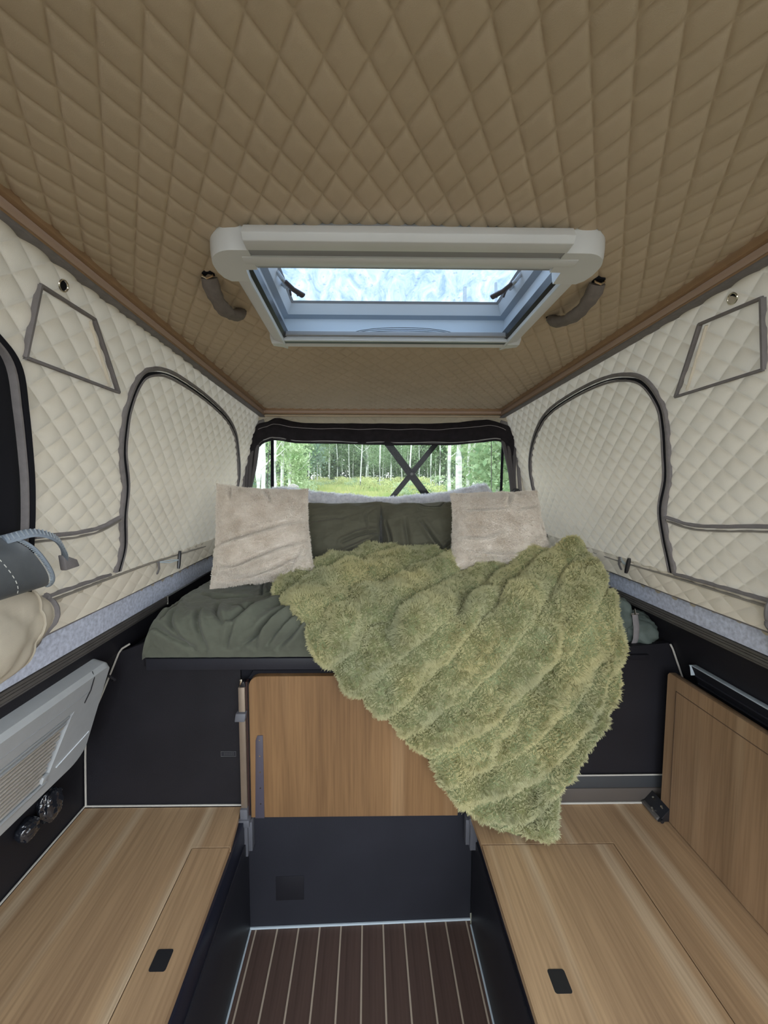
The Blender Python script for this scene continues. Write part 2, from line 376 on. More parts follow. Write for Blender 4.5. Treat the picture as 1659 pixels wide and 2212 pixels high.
# ------------------------------------------------------------------ strips sewn on the walls
def on_wall(side, y, z, out):
    """point on the tent wall, `out` metres proud of it"""
    k = .276; n = 1/math.hypot(1, k)
    x = (xl(z) if side < 0 else xr(z))+float(wsag(side, y, z))
    return Vector((x-side*out*n, y, z-k*out*n))
def wall_normal(side): return Vector((-side, 0, -.276)).normalized()
def ribbon(name, side, pts, width, thick, m, parent, off=0., lift=.0085, n=90, wf=None):
    P = smooth_path(pts, n); Q = []
    for i in range(n):
        t = P[min(i+1, n-1)]-P[max(i-1, 0)]; t = t/np.linalg.norm(t); q = P[i]+np.array([t[1], -t[0]])*off
        Q.append(on_wall(side, q[0], q[1], lift))
    w = wf or (lambda t: width)
    N = wall_normal(side)
    b = B().sweep(Q, lambda t: [(-w(t)/2, -.004), (w(t)/2, -.004), (w(t)/2, thick*.6), (w(t)*.3, thick), (-w(t)*.3, thick), (-w(t)/2, thick*.6)], list([N]*n))
    return b.build(name, m, parent, smooth=True)
archL = [(1.186, 1.25), (1.187, 1.326), (1.15, 1.42), (1.125, 1.51), (1.075, 1.60), (1.056, 1.671), (1.052, 1.719), (1.066, 1.783), (1.1, 1.822), (1.185, 1.845), (1.33, 1.845), (1.526, 1.831), (1.72, 1.80), (1.86, 1.75), (1.95, 1.68), (2.05, 1.58), (2.09, 1.494), (2.10, 1.30)]
archR = [(1.16, 1.25), (1.158, 1.30), (1.157, 1.359), (1.147, 1.444), (1.105, 1.53), (1.088, 1.60), (1.072, 1.68), (1.073, 1.741), (1.115, 1.81), (1.193, 1.842), (1.305, 1.854), (1.483, 1.846), (1.682, 1.82), (1.823, 1.77), (1.945, 1.69), (2.025, 1.594), (2.05, 1.473), (2.06, 1.30)]
for side, arch, wall in ((-1, archL, wl), (1, archR, wr)):
    d = tag(bpy.data.objects.new('window_flap_zip', None)); COL.objects.link(d); d.parent = wall; d.location = Vector((xl(1.25) if side < 0 else xr(1.25), 1.17, 1.25))-wall.location
    d['label'] = 'grey zip outlining the arched quilted window flap'
    g = lambda t: .004+.010*math.exp(-((t-.10)/.10)**2)+.003*math.sin(t*24)**2*(t < .5)
    ribbon('zip_tape', side, arch, .018, .005, piping, d, off=-.008, lift=.008, wf=lambda t: .015-.009*t)
    ribbon('zip_tape', side, arch, .012, .005, piping, d, off=.0095, lift=.008, wf=lambda t: .009-.005*t)
    ribbon('zip_gap', side, arch, .008, .0015, blackfab, d, off=.003, lift=.0105, wf=lambda t: g(t))
    # stitched sub-seam of the pocket, and the skirt seam, its shading put in as dark lines
    sm = [(.84, 1.408), (.876, 1.406), (.959, 1.400), (1.056, 1.403), (1.14, 1.425)] if side < 0 else [(.80, 1.434), (.871, 1.428), (.966, 1.416), (1.052, 1.411), (1.135, 1.423)]
    ribbon('pocket_binding', side, sm, .008, .006, piping, wall, lift=.009, n=30)
    ribbon('pocket_seam', side, [(p[0], p[1]-.012) for p in sm], .004, .004, mat('seam_thread_shade', (.30, .27, .23), .9), wall, lift=.0085, n=30)
    ribbon('skirt_seam_shade', side, [(.70, 1.258), (.95, 1.254), (1.15, 1.25)], .008, .006, piping, wall, lift=.0085, n=30)
    ribbon('skirt_seam_shade', side, [(.60, 1.24), (1.15, 1.238), (1.5, 1.232), (2.15, 1.20 if side < 0 else 1.24)], .005, .004, mat('seam_thread_shade', (.30, .27, .23), .9), wall, lift=.009, n=40)
    # triangular patch with binding
    pt = [(.734, 1.88), (.873, 1.876), (.93, 1.81), (.998, 1.748), (.86, 1.750), (.731, 1.752)] if side < 0 else [(.762, 1.881), (.902, 1.886), (.95, 1.82), (1.012, 1.747), (.90, 1.750), (.787, 1.754)]
    pa = tag(bpy.data.objects.new('corner_patch', None)); COL.objects.link(pa); pa.parent = wall; pa.location = Vector((xl(1.75) if side < 0 else xr(1.75), .85, 1.75))-wall.location
    def poly(seq): 
        out = []
        for a, b in zip(seq[:-1], seq[1:]):
            for t in np.linspace(0, 1, 8)[:-1]: out.append((a[0]+(b[0]-a[0])*t, a[1]+(b[1]-a[1])*t))
        return out+[seq[-1]]
    bw = .007
    for a, b in ((pt[0], pt[1]), (pt[1], pt[3]), (pt[3], pt[5]), (pt[5], pt[0])):
        ribbon('binding', side, [a, ((a[0]+b[0])/2, (a[1]+b[1])/2), b], bw, .006, piping, pa, lift=.0085, n=12)
    for f in (.90,):
        c = (.83, 1.80)
        ribbon('inner_seam', side, [((pt[1][0]-c[0])*f*.9+c[0], (pt[1][1]-c[1])*f+c[1]), ((pt[3][0]-c[0])*f*.9+c[0], (pt[3][1]-c[1])*f*.95+c[1])], .003, .003, beige_s, pa, lift=.0085, n=12)
    # eyelet: a metal ring with a dark hole
    ey = (.787, 1.903) if side < 0 else (.821, 1.905)
    C0 = on_wall(side, ey[0], ey[1], .006); Nn = wall_normal(side); T = Vector((0, 1, 0)); Bn = Nn.cross(T).normalized()
    ring = [C0+T*.0105*math.cos(a)+Bn*.0105*math.sin(a) for a in np.linspace(0, 2*PI, 24, endpoint=False)]
    e = B().tube(ring, .0016, 6, ups=[Nn]*24, closed=True).build('eyelet', chrome, wall, smooth=True)
    disc = [C0-Nn*.004+T*.009*math.cos(a)+Bn*.009*math.sin(a) for a in np.linspace(0, 2*PI, 16, endpoint=False)]
    B().prism(disc, Nn*.003).build('hole', blackfab, e)
# bottom skirt: band of quilting that lies forward over the ledge
def skirt(side, wall, z0, z1):
    k = 1
    f = (lambda U, V: np.stack([(xl(V) if side < 0 else xr(V))-side*(.006+.026*(z1-V)/(z1-z0)+.003*vnoise(st3(U*9, V*9, 2))), U, V], -1))
    return quilt('skirt_flap', YB, 2.15, z0, z1, .082, .050, .3, z0+.02, .005, f, const_n((-side, 0, .5)), beige_s, parent=wall)
skirt(-1, wl, 1.160, 1.236); skirt(1, wr, 1.180, 1.246)

# tent walls' seams to the zip opening: dark trim and net
for side, wall, dy in ((-1, wl, 0), (1, wr, -.06)):
    zs = [1.27, 1.32, 1.39, 1.46, 1.53, 1.60, 1.66, 1.73, 1.765, 1.80, 1.82, 1.825]
    pts = [(float(openL(z))+dy, z) for z in zs]
    pts[-1] = (.2+dy, 1.83); pts.append((-.25, 1.83))
    ribbon('opening_binding', side, pts, .016, .010, blackfab, wall, lift=.004, n=70)
    ribbon('opening_zip', side, [(p[0]-.012, p[1]) for p in pts], .006, .010, piping, wall, lift=.004, n=70)
    b = B(); P = [on_wall(side, p[0]+.01, p[1], -.012) for p in smooth_path(pts, 30)]+[on_wall(side, -.25, 1.27, -.012)]
    b.prism(P, wall_normal(side)*-.002)
    if side < 0: b.build('insect_net', blackfab, wall)

# ------------------------------------------------------------------ felt ledges and aluminium side rails
def ledge(side, name, x, zt, zb, label):
    r = thing(name, label, 'ledge', (x, .6, zb), kind='structure')
    s = side
    P = [(x+s*.0, zt), (x+s*.004, zb), (x+s*.05, zb), (x+s*.05, zt)]
    B().prism([(a, YB, z) for a, z in P], (0, YF-YB, 0)).build('felt_face', felt, r, bevel=.003)
    B().prism([(a, YB, z) for a, z in [(x-s*.012, zt+.008), (x-s*.012, zt-.003), (x+s*.05, zt-.002), (x+s*.05, zt+.006)]], (0, YF-YB, 0)).build('edge_binding', piping, r, bevel=.002)
    return r
lgl = ledge(-1, 'trim_4', -.792, 1.152, 1.068, 'blue-grey felt ledge under the left tent wall')
lgr = ledge(1, 'trim_5', .952, 1.174, 1.110, 'blue-grey felt ledge under the right tent wall')
def side_rail(side, name, x, zt, zb, y1, label):
    r = thing(name, label, 'rail', (x, .6, zb), kind='structure'); s = side; h = zt-zb
    prof = [(0, 0), (0, -.22), (.006, -.25), (0, -.28), (0, -.45), (.006, -.48), (0, -.51), (0, -.74), (.007, -.78), (.002, -.82), (.004, -1), (.05, -1), (.05, 0)]
    pts = [(x+s*a, YB, zt+b*h) for a, b in prof]
    B().prism(pts, (0, y1-YB, 0)).build('extrusion', darkrail, r)
    B().box(min(x-s*.001, x+s*.03), max(x-s*.001, x+s*.03), y1, y1+.004, zb, zt).build('end_cap', seamw, r, bevel=.001)
    return r
side_rail(-1, 'trim_6', -.795, 1.066, 1.034, 1.53, 'dark grooved aluminium rail under the left felt ledge')
side_rail(1, 'trim_7', .955, 1.108, 1.078, 1.51, 'dark grooved aluminium rail under the right felt ledge')

# ------------------------------------------------------------------ lower cabin walls
def low_wall(side, name, prof, label):
    o = B().prism([(x, YB, z) for x, z in prof], (0, 2.2-YB, 0)).build(name, dark, None)
    return struct(o, label, 'wall')
wll = low_wall(-1, 'wall_lower_left', [(-.80, 1.06), (-.815, .966), (-.937, .699), (-.952, .43), (-.952, 0), (-1.0, 0), (-1.0, 1.06)], 'dark side wall below the left felt ledge')
wlr = low_wall(1, 'wall_lower_right', [(.965, 1.10), (1.010, .987), (1.055, .875), (1.06, .43), (1.06, 0), (1.12, 0), (1.12, 1.10)], 'dark side wall below the right felt ledge')
# long dark slot with a pale lip in the right wall
sl = tag(bpy.data.objects.new('wall_slot', None), 'long black recess with a pale upper lip'); COL.objects.link(sl); sl.parent = wlr; sl.location = Vector((1.0, .8, .90))-wlr.location
B().hexa([(1.035, .3, .885), (1.05, .3, .885), (1.05, 1.16, .885), (1.035, 1.16, .885), (1.003, .3, .955), (1.02, .3, .955), (1.02, 1.16, .955), (1.003, 1.16, .955)]).build('recess', blackfab, sl)
B().box(1.003, 1.02, .3, 1.163, .955, .958).build('lip', seamb, sl, bevel=.0008)
B().hexa([(1.003, 1.16, .925), (1.03, 1.16, .925), (1.03, 1.164, .925), (1.015, 1.164, .925), (.998, 1.16, .957), (1.02, 1.16, .957), (1.02, 1.164, .957), (.998, 1.164, .957)]).build('end_lip', seamb, sl)
for z, x in ((.925, 1.012), (.900, 1.022)):
    B().box(x, x+.02, .3, 1.155, z, z+.004).build('groove', dark2, sl)

# floor: dark planks, each its own object, with cream inlay strips
fl = thing('floor', 'dark plank floor of the aisle with cream inlay lines', 'floor', (-.02, .3, 0), kind='structure')
B().box(-.40, .357, YB, 1.262, -.03, -.006).build('underlay', mat('plank_joint', (.03, .02, .018), .9), fl)
seams = [-.380+.0722*i for i in range(11)]
edges = [-.398]+seams+[.355]
for i in range(12):
    x0, x1 = edges[i]+(.0025 if i else 0), edges[i+1]-(.0025 if i < 11 else 0)
    B().box(x0, x1, YB, 1.262, -.01, 0).build('plank', floor_w, fl, bevel=.0006, seg=1)
me = None
for x in seams:
    B().box(x-.0026, x+.0026, YB, 1.262, -.008, .0003).build('inlay_strip', inlay, fl)
# structure behind: bulkhead
bk = thing('wall_bulkhead', 'dark bulkhead panel below the bed', 'wall', (0, 1.25, 0), kind='structure')
B().prism([(-.945, 1.25, .436), (-.933, 1.25, .699), (-.812, 1.25, .966), (-.72, 1.25, 1.0), (-.72, 1.25, .94), (-.42, 1.25, .94), (-.42, 1.25, .436)], (0, .02, 0)).build('left_panel', dark, bk)
B().prism([(.34, 1.25, .436), (.34, 1.25, .93), (1.0, 1.25, .99), (1.048, 1.25, .875), (1.05, 1.25, .436)], (0, .02, 0)).build('right_panel', dark, bk)
B().box(-.42, .34, 1.262, 1.28, .2, .94).build('centre_panel', blackfab, bk)
B().box(-.99, 1.10, 1.275, 1.30, 0, .93).build('backing_board', blackfab, bk)
B().box(.345, 1.05, 1.243, 1.255, .436, .487).build('skirting_board', mat('taupe_board', (.095, .08, .07), .5), bk, bevel=.001)
B().box(.345, 1.05, 1.246, 1.256, .487, .533).build('grey_board', mat('slate_board', (.05, .053, .058), .5), bk, bevel=.001)
sp = B().tube([(-.943, 1.246, .438), (-.937, 1.246, .60), (-.931, 1.246, .699), (-.87, 1.246, .83), (-.811, 1.246, .966), (-.80, 1.246, .98), (-.775, 1.246, .995)], .003, 6, ups=(0, -1, 0)).build('sealant_bead', seamw, bk, smooth=True)
B().tube([(1.003, 1.246, .987), (1.012, 1.246, .97), (1.049, 1.246, .875)], .003, 6, ups=(0, -1, 0)).build('sealant_bead', seamw, bk, smooth=True)
B().tube([(.345, 1.242, .534), (1.0, 1.242, .536)], .0025, 6).build('sealant_bead', seamw, bk)
B().tube([(.345, 1.24, .438), (1.05, 1.24, .438)], .0035, 6).build('sealant_bead', seamw, bk)
B().tube([(-.945, 1.246, .438), (-.42, 1.246, .438)], .003, 6).build('sealant_bead', seamw, bk)
B().tube([(-.946, YB, .438), (-.946, 1.246, .438)], .003, 6).build('sealant_bead', seamw, bk)
# little type plate
tp = B().box(-.490, -.440, 1.2485, 1.251, .607, .625).build('type_plate', dark2, bk)
for x0, x1, z0, z1 in ((-.490, -.440, .6245, .6252), (-.490, -.440, .607, .6077), (-.490, -.4893, .607, .625), (-.4407, -.440, .607, .625)):
    B().box(x0, x1, 1.2478, 1.2486, z0, z1).build('outline', mat('plate_line', (.13, .13, .13), .6), tp)
for i, z in enumerate((.619, .613)):
    for j in range(6): B().box(-.480+j*.0058, -.4762+j*.0058, 1.2478, 1.2486, z-.001, z+.001).build('print', mat('plate_print', (.07, .07, .07), .6), tp)
# aisle end: low dark board
end = thing('aisle_end_board', 'navy-black low board closing the end of the aisle under the wood panel', 'panel', (-.02, 1.25, 0))
def yb(x): return 1.246+.026*x
B().hexa([(-.40, yb(-.4), 0), (.357, yb(.357), 0), (.357, 1.275, 0), (-.40, 1.275, 0), (-.40, yb(-.4), .42), (.357, yb(.357), .42), (.357, 1.275, .42), (-.40, 1.275, .42)]).build('board', dark2, end)
B().hexa([(-.312, yb(-.312)-.0015, .100), (-.217, yb(-.217)-.0015, .100), (-.217, 1.25, .100), (-.312, 1.25, .100), (-.312, yb(-.312)-.0015, .187), (-.217, yb(-.217)-.0015, .187), (-.217, 1.25, .187), (-.312, 1.25, .187)]).build('vent_cover', dark, end, bevel=.001)
B().tube([(-.40, yb(-.4)-.003, .004), (.357, yb(.357)-.003, .004)], .004, 6).build('sealant_bead', seamb, end)
B().tube([(-.398, yb(-.4)-.002, 0), (-.398, yb(-.4)-.002, .30)], .002, 6).build('sealant_bead', seamb, end)
B().tube([(.355, yb(.357)-.002, 0), (.355, yb(.357)-.002, .32)], .002, 6).build('sealant_bead', seamb, end)

# ------------------------------------------------------------------ benches
def bench(side, label):
    if side < 0: xo, xi0, xi1 = -.944, -.424, -.404; lx0 = -.525; ax = -.40
    else: xo, xi0, xi1 = 1.05, .336, .346; lx0 = .744; ax = .357
    r = thing('bench', label, 'bench', ((xo+xi0)/2, .3, 0))
    y1 = 1.243; ly = 1.096; T = .018; z = .434
    P = [(xo, YB), (lx0, YB), (lx0, ly+.003), (xi1-(xi1-xi0)*.3, ly+.003), (xi0, y1), (xo, y1)]
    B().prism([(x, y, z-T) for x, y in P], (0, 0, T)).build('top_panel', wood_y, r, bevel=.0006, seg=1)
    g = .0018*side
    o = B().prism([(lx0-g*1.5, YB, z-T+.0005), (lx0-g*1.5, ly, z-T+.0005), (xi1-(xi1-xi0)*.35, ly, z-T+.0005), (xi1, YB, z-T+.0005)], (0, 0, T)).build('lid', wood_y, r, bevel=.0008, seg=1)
    hx, hy = (-.471, .824) if side < 0 else (.4205, .776)
    pr = [(hx+px, hy+py, z+.0012) for px, py in rrect(.038, .042, .005)]
    B().prism(pr, (0, 0, -.012)).build('finger_pull', blackpl, o)
    B().prism([(hx+px, hy+py, z+.003) for px, py in rrect(.012, .016, .003)], (0, 0, -.004)).build('catch', blackfab, o) if False else None
    lo, hi = sorted((lx0-.01*side, lx0+.01*side))
    B().box(lo, hi, YB, ly+.01, z-T-.01, z-T).build('lid_rebate', blackfab, r)
    # recess strip below the edge, then the bench front
    lo, hi = sorted((ax+side*.004, ax+side*.03))
    B().box(lo, hi, YB, 1.24, .335, z-T).build('recess_strip', mat('navy_strip', (.012, .014, .028), .35), r, bevel=.001)
    lo, hi = sorted((ax, ax+side*.02))
    B().box(lo, hi, YB, 1.24, 0, .335).build('front_panel', dark2, r, bevel=.001)
    B().tube([(ax-side*.002, YB, .003), (ax-side*.002, 1.235, .003)], .0032, 6).build('sealant_bead', seamb, r)
    return r
bl_ = bench(-1, 'left wooden bench with a narrow lid along the aisle')
br_ = bench(1, 'right wooden bench with a wide lid, blanket tip on its far end')

# wooden backrest board standing on the right bench
bb = thing('backrest_board', 'upright wooden board with a grooved border standing on the right bench', 'board', (.975, .3, .437))
X0, X1 = .966, .986
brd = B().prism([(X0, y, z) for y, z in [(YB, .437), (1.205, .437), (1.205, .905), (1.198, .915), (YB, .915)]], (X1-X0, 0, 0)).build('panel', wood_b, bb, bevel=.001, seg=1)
gr = mat('groove_brown', (.10, .06, .035), .7)
B().box(X0-.0006, X0+.004, YB, 1.168, .868, .8705).build('top_groove', gr, bb)
B().box(X0-.0006, X0+.004, 1.166, 1.1685, .46, .8705).build('side_groove', gr, bb)
hg = thing('hinge_latch', 'black folding hinge with bright screws at the foot of the backrest board', 'hinge', (.955, 1.2, .437))
B().hexa([(.930, 1.165, .437), (.966, 1.165, .437), (.966, 1.245, .437), (.930, 1.245, .437), (.945, 1.165, .455), (.966, 1.165, .480), (.966, 1.245, .480), (.945, 1.245, .455)]).build('body', blackpl, hg, bevel=.002)
B().box(.928, .952, 1.17, 1.24, .437, .448).build('leaf', darkrail, hg, bevel=.002)
for y, x, z in ((1.185, .957, .467), (1.222, .957, .467), (1.20, .938, .449)):
    B().tube([(x, y, z), (x-.004, y, z+.006)], .0035, 8, ups=(0, 1, 0)).build('screw', chrome, hg, smooth=True)
B().tube([(.94, 1.16, .442), (.94, 1.25, .442)], .006, 8).build('pin', blackpl, hg, smooth=True)

# ------------------------------------------------------------------ wood table board stowed against the bulkhead, and its rails
tb = thing('table_board', 'upright walnut table board with a rounded corner stowed below the bed', 'table', (-.04, 1.235, .415))
r_ = .035; P = [(-.386, .412), (.300, .412), (.300, .895)]
P += [(-.386+r_+r_*math.cos(a), .895-r_+r_*math.sin(a)) for a in np.linspace(PI/2, PI, 8)]
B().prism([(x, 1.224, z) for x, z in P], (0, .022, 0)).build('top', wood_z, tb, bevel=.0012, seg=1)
B().prism([(-.3875, 1.246, .412), (-.396, 1.246, .412), (-.398, 1.246, .87), (-.375, 1.246, .905), (.302, 1.246, .905), (.302, 1.246, .412)], (0, .006, 0)).build('edge_band', blackfab, tb)
st = B().prism([(-.372, 1.2215, .412), (-.342, 1.2215, .412), (-.342, 1.2215, .697), (-.360, 1.2215, .697), (-.366, 1.2215, .68)], (0, .0025, 0)).build('fixing_strip', mat('violet_grey_strip', (.075, .065, .085), .4), tb, bevel=.0005)
for z in (.682, .628, .573, .518, .463):
    B().tube([(-.353, 1.2222, z), (-.353, 1.2200, z)], .0024, 8, ups=(0, 0, 1)).build('screw', chrome, st, smooth=True)
def rail_post(x, s, z0, z1, label, full):
    r = thing('rail_post', label, 'rail', (x, 1.225, z0))
    if full:
        B().hexa([(x-.010, 1.214, .45), (x+.010, 1.214, .45), (x+.010, 1.236, .45), (x-.010, 1.236, .45), (x-.0115, 1.214, z1-.015), (x+.009, 1.214, z1-.015), (x+.009, 1.236, z1-.015), (x-.0115, 1.236, z1-.015)]).build('channel', bronze, r, bevel=.001)
        B().box(x+.010, x+.016, 1.222, 1.24, .405, z1).build('dark_groove', mat('groove_maroon', (.035, .016, .014), .4), r)
        B().box(x+.0175, x+.0195, 1.222, 1.24, .405, z1).build('dark_groove', blackpl, r)
        B().box(x-.010, x-.002, 1.225, 1.236, z1-.015, z1+.006).build('end_stop', chrome, r, bevel=.001)
        B().prism([(x-.008, 1.218, z1-.015), (x+.012, 1.218, z1-.015), (x+.006, 1.218, z1+.002), (x-.002, 1.218, z1)], (0, .012, 0)).build('cap', blackpl, r, bevel=.001)
        B().hexa([(x-.020, 1.198, .758), (x+.012, 1.198, .758), (x+.012, 1.24, .758), (x-.020, 1.24, .758), (x-.018, 1.204, .782), (x+.014, 1.204, .782), (x+.014, 1.24, .782), (x-.018, 1.24, .782)]).build('slide_clip', clipgrey, r, bevel=.002)
    B().box(x-.012, x+.012, 1.206, 1.236, z0, .455 if full else z1).build('lower_channel', clipgrey, r, bevel=.0015)
    B().box(x-.016, x+.019, 1.200, 1.234, .398, .422).build('bracket', clipgrey, r, bevel=.002)
    xx = sorted((x+s*.013, x+s*.026)); B().box(xx[0], xx[1], 1.208, 1.236, z0+.018, .41).build('side_tab', clipgrey, r, bevel=.001)
rail_post(-.405, 1, .292, .878, 'bronze vertical table rail with grey slide clip left of the wood board', True)
rail_post(.350, -1, .305, .45, 'short dark grey rail end beneath the blanket at the right of the wood board', False)

# ------------------------------------------------------------------ bed
bp_ = thing('bed_platform', 'dark grey platform edge under the olive mattress', 'bed base', (.1, 1.7, .90))
B().box(-.72, .93, 1.238, 1.303, .938, .954).build('board', dark, bp_, bevel=.001)
B().box(-.825, 1.0, 1.303, 2.185, .925, .945).build('under_board', blackfab, bp_)
struct(B().box(-1.0, 1.12, 2.19, 2.22, .0, 1.17).build('wall_lower_far', dark), 'dark lower wall behind the bed', 'wall')
B().box(-.715, .35, 1.228, 1.248, .915, .953).build('front_lip', dark2, bp_, bevel=.0015)
B().box(-.73, -.715, 1.244, 1.30, .92, .99).build('side_bracket', dark, bp_, bevel=.001)
def crease(X, Sx, L, amp, wd):
    """signed fold along a polyline: ridge on one side, sharp valley on the other"""
    out = np.zeros_like(X)
    L = smooth_path(L, 24)
    best = np.full(X.shape, 9.); sg = np.zeros_like(X); tt = np.zeros_like(X)
    for i in range(len(L)-1):
        ax, ay = L[i]; bx, by = L[i+1]; dx, dy = bx-ax, by-ay; l2 = dx*dx+dy*dy+1e-12
        t = np.clip(((X-ax)*dx+(Sx-ay)*dy)/l2, 0, 1); ex = X-ax-t*dx; ey = Sx-ay-t*dy; d = np.hypot(ex, ey)
        m = d < best; best[m] = d[m]; sg[m] = np.sign(dx*ey-dy*ex)[m]; tt[m] = ((i+t)/(len(L)-1))[m]
    env = np.sin(PI*np.clip(tt*.9+.05, 0, 1))**.6
    q = best/wd
    return amp*env*(np.where(sg > 0, np.exp(-(q-1)**2*1.2), 0)-1.1*np.exp(-q*q*3)+np.where(sg <= 0, .35*np.exp(-(q-1.2)**2*1.2), 0))
def ridged(p, o=3):
    r = 0; a = 1; t = 0
    for k in range(o): r = r+a*(1-np.abs(vnoise(np.asarray(p)*1.9**k+5.1*k)))**2; t += a; a *= .5
    return r/t
def mattress():
    nx, ns = 340, 200
    xs = np.linspace(-1, 1, nx); xs = np.sign(xs)*(1-(1-np.abs(xs))**1.25)
    xa, xb = -.718, .80; X = (xa+xb)/2+(xb-xa)/2*xs
    Sv = np.concatenate([np.linspace(0, .2, 90), np.linspace(.2, .95, 110)[1:]]); ns = len(Sv)
    Xg, Sg = np.meshgrid(X, Sv, indexing='ij')
    e = np.minimum(Xg-xa, xb-Xg); rr = .05; k = np.where(e < rr, np.sqrt(np.clip(1-((rr-e)/rr)**2, 0, 1)), 1.0)
    Hh = .145*k*(1-.22*ss(-.15, .05, Xg))
    s = Sg
    # profile: bulging front then the top
    fr = np.clip(s/.17, 0, 1); ang = fr*PI/2
    y = .02*ss(-.15, .05, Xg)+np.where(s < .17, 1.232-.03*np.sin(PI*np.clip(fr*1.0, 0, 1))+.055*(1-np.cos(ang)), 1.287+(s-.17))
    z = .956+Hh*np.where(s < .17, np.sin(ang)**.8, 1.0)
    # outward normal
    ny = np.where(s < .17, -np.cos(ang), 0.); nz = np.where(s < .17, np.sin(ang), 1.)
    d = np.zeros_like(Xg)
    F = [([(-.20, .36), (-.30, .27), (-.37, .19), (-.44, .11)], .020, .022), ([(-.21, .19), (-.30, .12), (-.38, .03)], .014, .016),
         ([(-.25, .17), (-.33, .08), (-.36, .02)], .011, .013), ([(-.56, .16), (-.545, .10), (-.52, .02)], .014, .015), ([(-.52, .22), (-.50, .15), (-.47, .10)], .010, .014),
         ([(-.64, .18), (-.63, .10), (-.58, .03)], .010, .014), ([(-.70, .10), (-.62, .05), (-.56, .02)], .010, .014), ([(-.43, .09), (-.455, .02)], .009, .012),
         ([(-.20, .12), (-.24, .06), (-.29, .02)], .012, .014), ([(-.22, .15), (-.27, .09), (-.32, .03)], .010, .010), ([(-.43, .46), (-.405, .36), (-.39, .30)], .012, .010), ([(-.30, .44), (-.36, .34), (-.39, .30)], .012, .012),
         ([(-.62, .32), (-.52, .27), (-.44, .29)], .008, .016), ([(-.47, .20), (-.41, .17), (-.36, .20)], .008, .012), ([(-.33, .10), (-.35, .06), (-.41, .02)], .008, .009),
         ([(-.14, .12), (-.17, .05)], .010, .012), ([(-.60, .42), (-.52, .46), (-.45, .42)], .007, .014), ([(-.67, .26), (-.655, .2), (-.66, .12)], .010, .013)]
    for L, a, w_ in F: d += crease(Xg, Sg, L, a*1.4, w_)
    d += .011*(ridged(st3(Xg*7+.8*Sg*5, Sg*11-Xg*4, 2.2))-.5)*ss(0, .02, Sg)
    d += .004*(ridged(st3(Xg*22+Sg*9, Sg*30-Xg*12, 5.))-.5)+.008*fbm(st3(Xg*3.2, Sg*5, 8.), 2)
    d += .0007*vnoise(st3(Xg*150, Sg*150, 1.))
    d *= np.clip(e/.02, 0, 1)*.9+.1; d *= 1-.8*ss(-.12, .0, Xg); d -= .006*ss(-.12, .0, Xg)
    d *= ss(-.01, .02, Sg)*.8+.2
    P = np.stack([Xg, y+ny*d, z+nz*d], -1)
    F_ = grid_faces(nx, ns)
    # closed underside
    V = P.reshape(-1, 3)
    base = P.copy(); base[..., 2] = .955; base[..., 1] = np.maximum(base[..., 1], 1.235); V = np.vstack([V, base.reshape(-1, 3)])
    F2 = grid_faces(nx, ns, nx*ns)[:, ::-1]
    o = link('mattress', mesh_np('mattress', V, np.vstack([F_, F2])), None, greenlin)
    tag(o, 'mattress under a crumpled dark olive linen cover', 'mattress')
mattress()

def pillow(name, corners, thick, m, label, cat, creases=(), noise=.004, wr=.004, n=120, back=.5, group=None, sharp=2.2, seed=0, lean=None, fine=0., ruffle=.01):
    """corners: TL, TR, BR, BL in world space; the face bulges towards the viewer"""
    TL, TR, BR, BL = [np.array(c, float) for c in corners]
    u, v = np.meshgrid(np.linspace(0, 1, n), np.linspace(0, 1, n), indexing='ij')
    uu = u[..., None]; vv = v[..., None]
    P = (1-uu)*(1-vv)*TL+uu*(1-vv)*TR+uu*vv*BR+(1-uu)*vv*BL
    ex = (TR-TL+BR-BL)/2; ey = (BL-TL+BR-TR)/2; N = np.cross(ex, ey); N /= np.linalg.norm(N)
    if N[1] > 0: N = -N
    W = np.linalg.norm(ex); Hh = np.linalg.norm(ey)
    # edges pulled in between the corners
    cu = (2*u-1); cv = (2*v-1)
    pin = .035
    P = P-(ex/W)*(pin*W*np.sign(cu)*np.abs(cu)**3*(1-cv**2))[..., None]-(ey/Hh)*(pin*Hh*np.sign(cv)*np.abs(cv)**3*(1-cu**2))[..., None]
    eu = 1-np.abs(cu)**sharp; ev = 1-np.abs(cv)**sharp
    h = np.power(np.clip(eu*ev, 0, 1), .55)
    d = np.zeros_like(u)
    for L, a, w_ in creases: d += crease(u, v, L, a*1.7, w_)
    k = seed*17.3
    d += noise*2*fbm(st3(u*3.5, v*3.5, k), 3)+wr*(ridged(st3(u*5+k, v*11+2*u, 3.3+k))-.5)
    if fine: d += fine*vnoise(st3(u*90, v*90, k))+fine*.7*vnoise(st3(u*45, v*45, k+3))
    edge = np.clip(np.minimum(1-np.abs(cu), 1-np.abs(cv))*9, 0, 1)
    rf = ruffle*vnoise(st3(u*9+k, v*9, 2.))*(1-edge)
    Fp = P+N*((thick*h+d*edge+rf)[..., None])
    Bp = P-N*((thick*back*h-rf)[..., None])
    V = np.vstack([Fp.reshape(-1, 3), Bp.reshape(-1, 3)])
    F = np.vstack([grid_faces(n, n), grid_faces(n, n, n*n)[:, ::-1]])
    me = mesh_np(name, V, F)
    bm = bmesh.new(); bm.from_mesh(me); bmesh.ops.remove_doubles(bm, verts=bm.verts, dist=.0004); bmesh.ops.recalc_face_normals(bm, faces=bm.faces); bm.to_mesh(me); bm.free()
    me.polygons.foreach_set('use_smooth', [True]*len(me.polygons))
    o = link(name, me, None, m); tag(o, label, cat, group)
    return o, Fp, N
